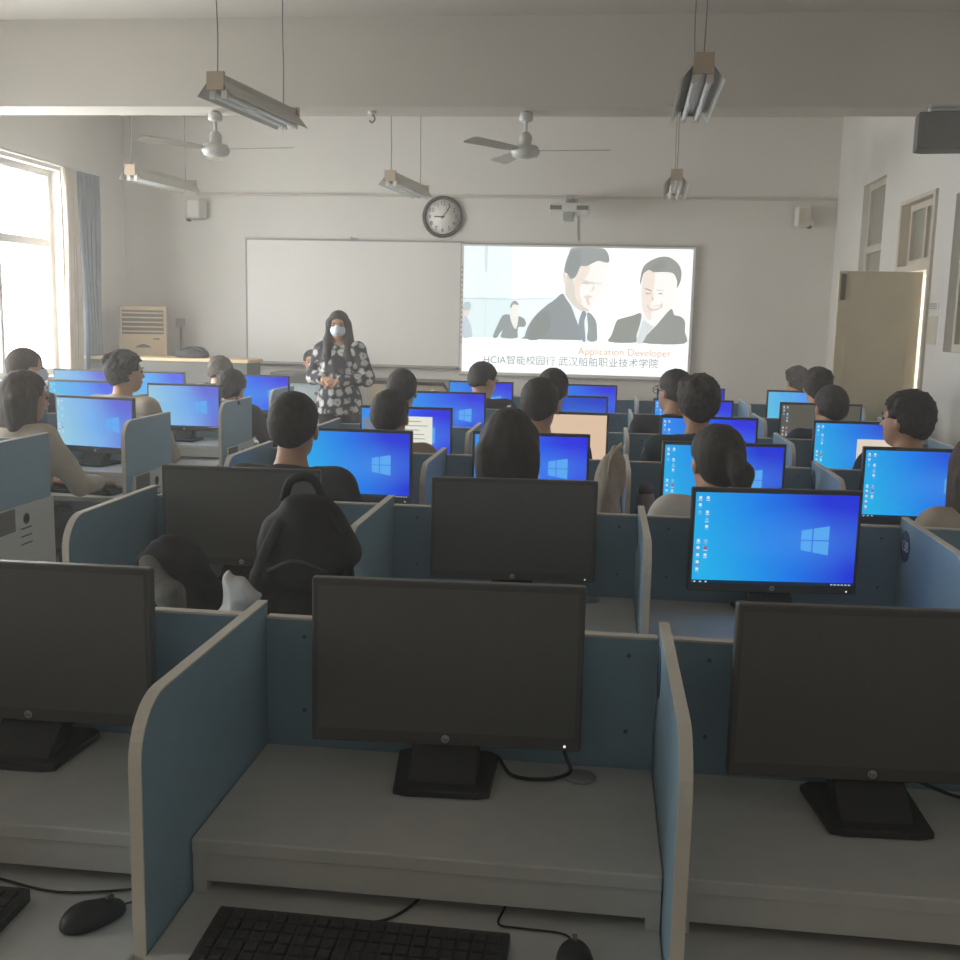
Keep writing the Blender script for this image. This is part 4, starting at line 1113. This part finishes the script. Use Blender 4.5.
seated(-2.86, 10.2, 1.205, 'student facing us from behind the lectern, beside the teacher', 'short', 'black_cloth', 180, 18)

# ------------------------------------------------------------------ the teacher
def teacher():
    t = empty('person', (-2.15, 8.5, 0), R(172), 'teacher standing in a flowered blouse and face mask, hands clasped', 'person')
    h = .008; lo, hi = (-.36, -.25, -.01), (.36, .36, 1.62)
    hc = Vector((0, .02, 1.482)); Q = rotm(R(14), R(-6))
    def torso(F, g=0.):
        F.ell((0, 0, .86), (.16+g, .115+g, .13+g), .06)
        F.cone((0, 0, .88), (0, 0, 1.12), .115+g, .11+g, .06)
        F.ell((0, .005, 1.18), (.145+g, .10+g, .13+g), .06)
        F.cone((-.135, -.005, 1.292), (.135, -.005, 1.292), .045+g, .045+g, .06)
        F.cone((0, -.005, 1.30), (0, 0, 1.36), .055+g, .044+g, .04)
    el = [(s*.235, -.015, 1.055) for s in (-1, 1)]; wr = [(-.065, .185, 1.035), (.065, .185, 1.05)]
    F = Field(lo, hi, h); torso(F)
    F.cone((0, -.005, 1.32), tuple(hc+Q @ Vector((0, -.02, -.05))), .043, .046, .02)
    head_prims(F, hc, Q, sz=.96)
    for i, s in enumerate((-1, 1)):
        F.cone((s*.16, -.005, 1.285), el[i], .042, .036, .02); F.cone(el[i], wr[i], .035, .024, .012)
        F.cone((s*.085, 0, .84), (s*.09, .01, .46), .085, .052, .04); F.cone((s*.09, .01, .46), (s*.09, -.015, .08), .052, .034, .02)
        F.cone((s*.09, -.01, .045), (s*.105, .16, .03), .034, .028, .02)
        hand_prims(F, wr[i], (-s*.8, .45, -.12), (0, .55, .8), s, .9, .9, .0095)
    put('body', F.mesh('body', 'skin'), None, t)
    G = Field(lo, hi, h); torso(G, .02)
    G.cone((0, 0, 1.0), (0, 0, .80), .145, .20, .05)
    for i, s in enumerate((-1, 1)):
        G.cone((s*.165, -.005, 1.285), el[i], .062, .064, .03)
        G.cone(el[i], tuple(Vector(el[i]).lerp(Vector(wr[i]), .85)), .06, .05, .02)
    G.cut(lambda X, Y, Z: np.maximum(.76-Z+0*X+0*Y, np.maximum(Z-1.385+0*X+0*Y, np.minimum(Z-1.335+.4*Y, .078-np.sqrt(X**2+Y**2)))))
    G.disp(lambda X, Y, Z: .004*np.sin(26*X+5*Z)*np.sin(8*Z+3*Y))
    put('blouse', G.mesh('blouse', 'flower'), None, t)
    B = Field((-.25, -.2, .0), (.25, .2, .95), .013)
    B.ell((0, 0, .85), (.172, .125, .1), .03)
    for s in (-1, 1): B.cone((s*.085, 0, .83), (s*.09, .01, .46), .098, .075, .03); B.cone((s*.09, .01, .46), (s*.09, -.01, .1), .075, .07, .02)
    B.cut(lambda X, Y, Z: .07-Z+0*X+0*Y)
    put('trousers', B.mesh('trousers', 'black_cloth'), None, t)
    b = Field((-.2, -.1, -.01), (.2, .26, .13), .012)
    for s in (-1, 1): b.cone((s*.09, -.02, .05), (s*.105, .165, .038), .044, .036, .02)
    b.cut(lambda X, Y, Z: .002-Z+0*X+0*Y)
    put('shoes', b.mesh('shoes', 'shoe'), None, t)
    Hf = Field(tuple(hc-Vector((.17, .18, .42))), tuple(hc+Vector((.17, .2, .16))), .007)
    hair_field(Hf, hc, Q, 'parted', .96)
    put('hair', Hf.mesh('hair', 'hair'), None, t)
    eyes_etc(t, hc, Q, True, False, .96)
teacher()

# ------------------------------------------------------------------ bags and small things
# black backpack standing on the second row's keyboard board
t = empty('backpack', (-.715, 2.46, ZT), R(8), 'large black backpack standing upright behind the nearest row', 'backpack')
F = Field((-.2, -.17, -.01), (.2, .17, .53), .01)
F.ell((-.005, .02, .20), (.13, .1, .23), .03).ell((-.01, .02, .12), (.14, .105, .13), .05).ell((.02, .02, .36), (.10, .08, .11), .06).ell((.085, .0, .34), (.05, .06, .05), .04)
F.disp(lambda X, Y, Z: .008*np.sin(40*Z+10*X)*np.sin(30*X+4*Z)+.003*np.sin(80*Z+30*X)); F.cut(lambda X, Y, Z: .002-Z+0*X+0*Y)
put('main_bag', F.mesh('main_bag', 'bagblack'), None, t)
F = Field((-.16, -.2, .0), (.16, .02, .35), .01)
F.ell((0, -.08, .13), (.1, .06, .12), .02).disp(lambda X, Y, Z: .004*np.sin(50*X)*np.sin(40*Z))
put('front_pocket', F.mesh('front_pocket', 'bagblack'), None, t)
MB().tube([(-.05, .03, .45), (-.03, .03, .5), (.02, .03, .505), (.05, .03, .45)], .011).build('top_handle', 'bagblack', t)
MB().tube([(-.05, -.045, .41), (-.095, -.07, .3), (-.115, -.075, .17), (-.11, -.06, .06)], .014).build('shoulder_strap', 'baggrey', t)
MB().tube([(.06, -.02, .42), (.105, -.03, .34), (.118, -.02, .22)], .018).build('shoulder_strap', 'bagblack', t)
MB().tube([(-.07, -.085, .3), (0, -.11, .33), (.07, -.085, .3)], .004).build('zipper', 'baggrey', t)
# crumpled black jacket and white plastic bag
t = empty('jacket', (-1.05, 2.47, ZT), 0, 'crumpled black jacket with grey lining heaped beside the backpack', 'jacket')
F = Field((-.26, -.18, -.01), (.22, .16, .38), .009)
F.ell((.0, .02, .13), (.12, .11, .15), .04).ell((-.0, .0, .26), (.085, .07, .09), .05).ell((.05, .02, .16), (.07, .08, .1), .05).cone((-.10, -.02, .1), (-.02, -.08, .05), .06, .05, .04).cone((.02, -.05, .24), (.1, -.08, .05), .05, .045, .04)
F.disp(lambda X, Y, Z: .014*np.sin(32*X+16*Z)*np.sin(30*Z+10*Y)*np.sin(30*Y+6)+.004*np.sin(90*X+40*Z)*np.sin(70*Z)); F.cut(lambda X, Y, Z: .002-Z+0*X+0*Y)
put('cloth', F.mesh('cloth', 'jacket'), None, t)
F = Field((-.15, -.22, .05), (.16, .02, .36), .008)
F.cone((-.03, -.085, .30), (.05, -.13, .23), .02, .032, .02).cone((.05, -.13, .23), (.09, -.15, .16), .032, .014, .02); F.disp(lambda X, Y, Z: .004*np.sin(60*X)*np.sin(50*Z))
put('lining', F.mesh('lining', 'lining'), None, t)
t = empty('plastic_bag', (-.842, 2.33, ZT), R(12), 'small white plastic bag standing in a peak before the jacket', 'bag')
F = Field((-.1, -.08, -.01), (.1, .08, .3), .006)
F.cone((0, 0, .08), (.005, 0, .215), .058, .026, .03).cone((.0, 0, .2), (-.012, .0, .262), .024, .006, .015).ell((0, 0, .05), (.07, .05, .06), .03).cone((.02, 0, .2), (.055, .0, .205), .02, .008, .02)
F.disp(lambda X, Y, Z: .008*np.sin(60*X+30*Z)*np.sin(55*Z+20*Y)*np.sin(50*Y+9)+.003*np.sin(140*X+60*Z)); F.cut(lambda X, Y, Z: .002-Z+0*X+0*Y)
t.scale = (1.12, 1.1, 1.2)
put('bag', F.mesh('bag', mat('white_plastic', (226, 226, 224), .35, var=.05)), None, t)
t = empty('shoulder_bag', (-3.95, 9.84, 1.1252), R(10), 'black bag lying on the long grey counter by the white board', 'bag')
F = Field((-.24, -.15, -.01), (.24, .15, .2), .01)
F.ell((0, 0, .03), (.17, .11, .065), .03).ell((.04, 0, .05), (.09, .08, .055), .04).disp(lambda X, Y, Z: .005*np.sin(45*X)*np.sin(50*Y+20*Z)).cut(lambda X, Y, Z: .001-Z+0*X+0*Y)
put('bag', F.mesh('bag', 'bagblack'), None, t)
MB().tube([(-.12, -.05, .06), (-.04, -.09, .1), (.04, -.09, .105), (.12, -.05, .06)], .008).build('strap', 'baggrey', t)
# canvas bag hung on the third row divider
t = empty('cloth_bag', (.045, 3.71, .62), 0, 'beige canvas cloth bag draped against the third row divider', 'bag')
F = Field((-.09, -.12, .0), (.075, .13, .56), .008)
F.ell((-.01, 0, .22), (.055, .085, .24), .03).ell((.0, 0, .14), (.06, .09, .15), .04).cone((.012, .0, .40), (.018, .0, .5), .04, .018, .04)
F.disp(lambda X, Y, Z: .009*np.sin(70*X+8*Z+2*np.sin(20*Z))*np.sin(18*Y+4)); F.cut(lambda X, Y, Z: X-.062+0*Y+0*Z)
put('cloth', F.mesh('cloth', 'canvas'), None, t)
MB().tube([(-.01, -.05, .36), (.0, -.06, .47), (.03, -.03, .515), (.03, .02, .51), (.0, .06, .46), (-.01, .05, .36)], .008).build('strap', 'canvas', t)
t = empty('water_bottle', (.185, 4.02, ZS), 0, 'pinkish water bottle on the shelf beside the ponytail student screen', 'bottle')
MB().lathe([(.032, .0005), (.036, .01), (.036, .14), (.03, .165), (.026, .17)], 24).build('flask', 'bottle', t)
MB().lathe([(.028, .17), (.028, .195), (.022, .2)], 24).build('cap', 'plum', t)
t = empty('binder_clip', (LX+.07, yrow(4)-.25, ZD), 0, 'black clip pinched on the aisle divider in front of the slumped student', 'clip')
MB().prism([(-.016, -.03), (.016, -.03), (.003, .006), (-.003, .006)], 'y', -.015, .015).build('jaw', 'ink', t); MB().tube([(-.004, 0, .004), (-.006, .0, .03), (-.012, 0, .035)], .0025, 6).build('handle', 'ink', t)
tag(MB().box(-2.74, -2.53, 6.42, 6.62, ZS+.0005, ZS+.002).build('paper_sheet', 'paper'), 'sheet of paper under the washed-out monitor of the slumped student', 'paper')
o = tag(MB().box(-.2, .2, -.07, .07, .0005, .018, .004).build('keyboard', 'black', None, (-2.56, 4.93, ZT), (0, 0, R(-6))), 'dark keyboard in front of the turquoise monitor, window-side block', 'keyboard')
b = MB()
for j in range(4):
    for i in range(16): b.box(-.19+i*.024, -.17+i*.024, -.06+j*.03, -.037+j*.03, .018, .022)
b.build('keys', 'ink', o)

# ------------------------------------------------------------------ daylight
w = D.worlds.new('overcast_sky'); sc.world = w; w.use_nodes = True
nt = w.node_tree; bg = nt.nodes['Background']
tc = nt.nodes.new('ShaderNodeTexCoord'); sp = nt.nodes.new('ShaderNodeSeparateXYZ'); rp = nt.nodes.new('ShaderNodeValToRGB')
nt.links.new(tc.outputs['Generated'], sp.inputs[0]); nt.links.new(sp.outputs['Z'], rp.inputs['Fac'])
rp.color_ramp.elements[0].position = 0; rp.color_ramp.elements[0].color = (.84, .83, .83, 1)
rp.color_ramp.elements[1].position = .5; rp.color_ramp.elements[1].color = (1, .975, .95, 1)
nt.links.new(rp.outputs[0], bg.inputs['Color']); bg.inputs['Strength'].default_value = 21
def portal(name, loc, rot, sx, sy):
    l = D.lights.new(name, 'AREA'); l.shape = 'RECTANGLE'; l.size = sx; l.size_y = sy; l.cycles.is_portal = True
    o = D.objects.new(name, l); COL.objects.link(o); o.location = loc; o.rotation_euler = rot
for i, (a, b) in enumerate(LW): portal('window_portal', (XL-T-.02, (a+b)/2, 1.885), (0, -PI/2, 0), 1.87, b-a)
portal('corridor_portal', (4.6, 8.7, 1.775), (0, PI/2, 0), 1.35, 9)

# thin haze added to the room air, standing in for lens glare
hz = D.materials.new('added_haze'); hz.use_nodes = True
nt = hz.node_tree; nt.nodes.clear()
ho = nt.nodes.new('ShaderNodeOutputMaterial'); hv = nt.nodes.new('ShaderNodeVolumeScatter')
hv.inputs['Color'].default_value = (1, .97, .92, 1); hv.inputs['Density'].default_value = .018; hv.inputs['Anisotropy'].default_value = .35
nt.links.new(hv.outputs[0], ho.inputs['Volume'])
o = MB().box(XL-T-.02, XR+T+.02, YB-T-.02, YF+T+.02, -.12, ZC+.17).build('haze', hz)
tag(o, 'thin pale haze added to the classroom air for lens glare', 'haze', None, 'stuff')
# ------------------------------------------------------------------ camera
cam_d = D.cameras.new('camera'); cam_o = D.objects.new('camera', cam_d); COL.objects.link(cam_o)
p, y, r = 0.1526850087, 0.1128964925, 0.0232692382
Fv = Vector((-math.sin(y)*math.cos(p), math.cos(y)*math.cos(p), -math.sin(p)))
r0 = Vector((math.cos(y), math.sin(y), 0)); u0 = r0.cross(Fv)
Av = r0*math.cos(r)+u0*math.sin(r); Bv = -r0*math.sin(r)+u0*math.cos(r)
mx = Matrix((Av, Bv, -Fv)).transposed().to_4x4(); mx.translation = (0, 0, 1.565)
cam_o.matrix_world = mx
cam_d.sensor_width = 36; cam_d.lens = 36*1050/960; cam_d.clip_start = .02
sc.camera = cam_o
sc.view_settings.view_transform = 'Standard'; sc.view_settings.look = 'None'
sc.view_settings.exposure = 0; sc.view_settings.gamma = 1; sc.view_settings.use_curve_mapping = False
sc.cycles.use_denoising = True
sc.cycles.volume_bounces = 1
sc.cycles.max_bounces = 12; sc.cycles.diffuse_bounces = 6
sc.cycles.sample_clamp_indirect = 6
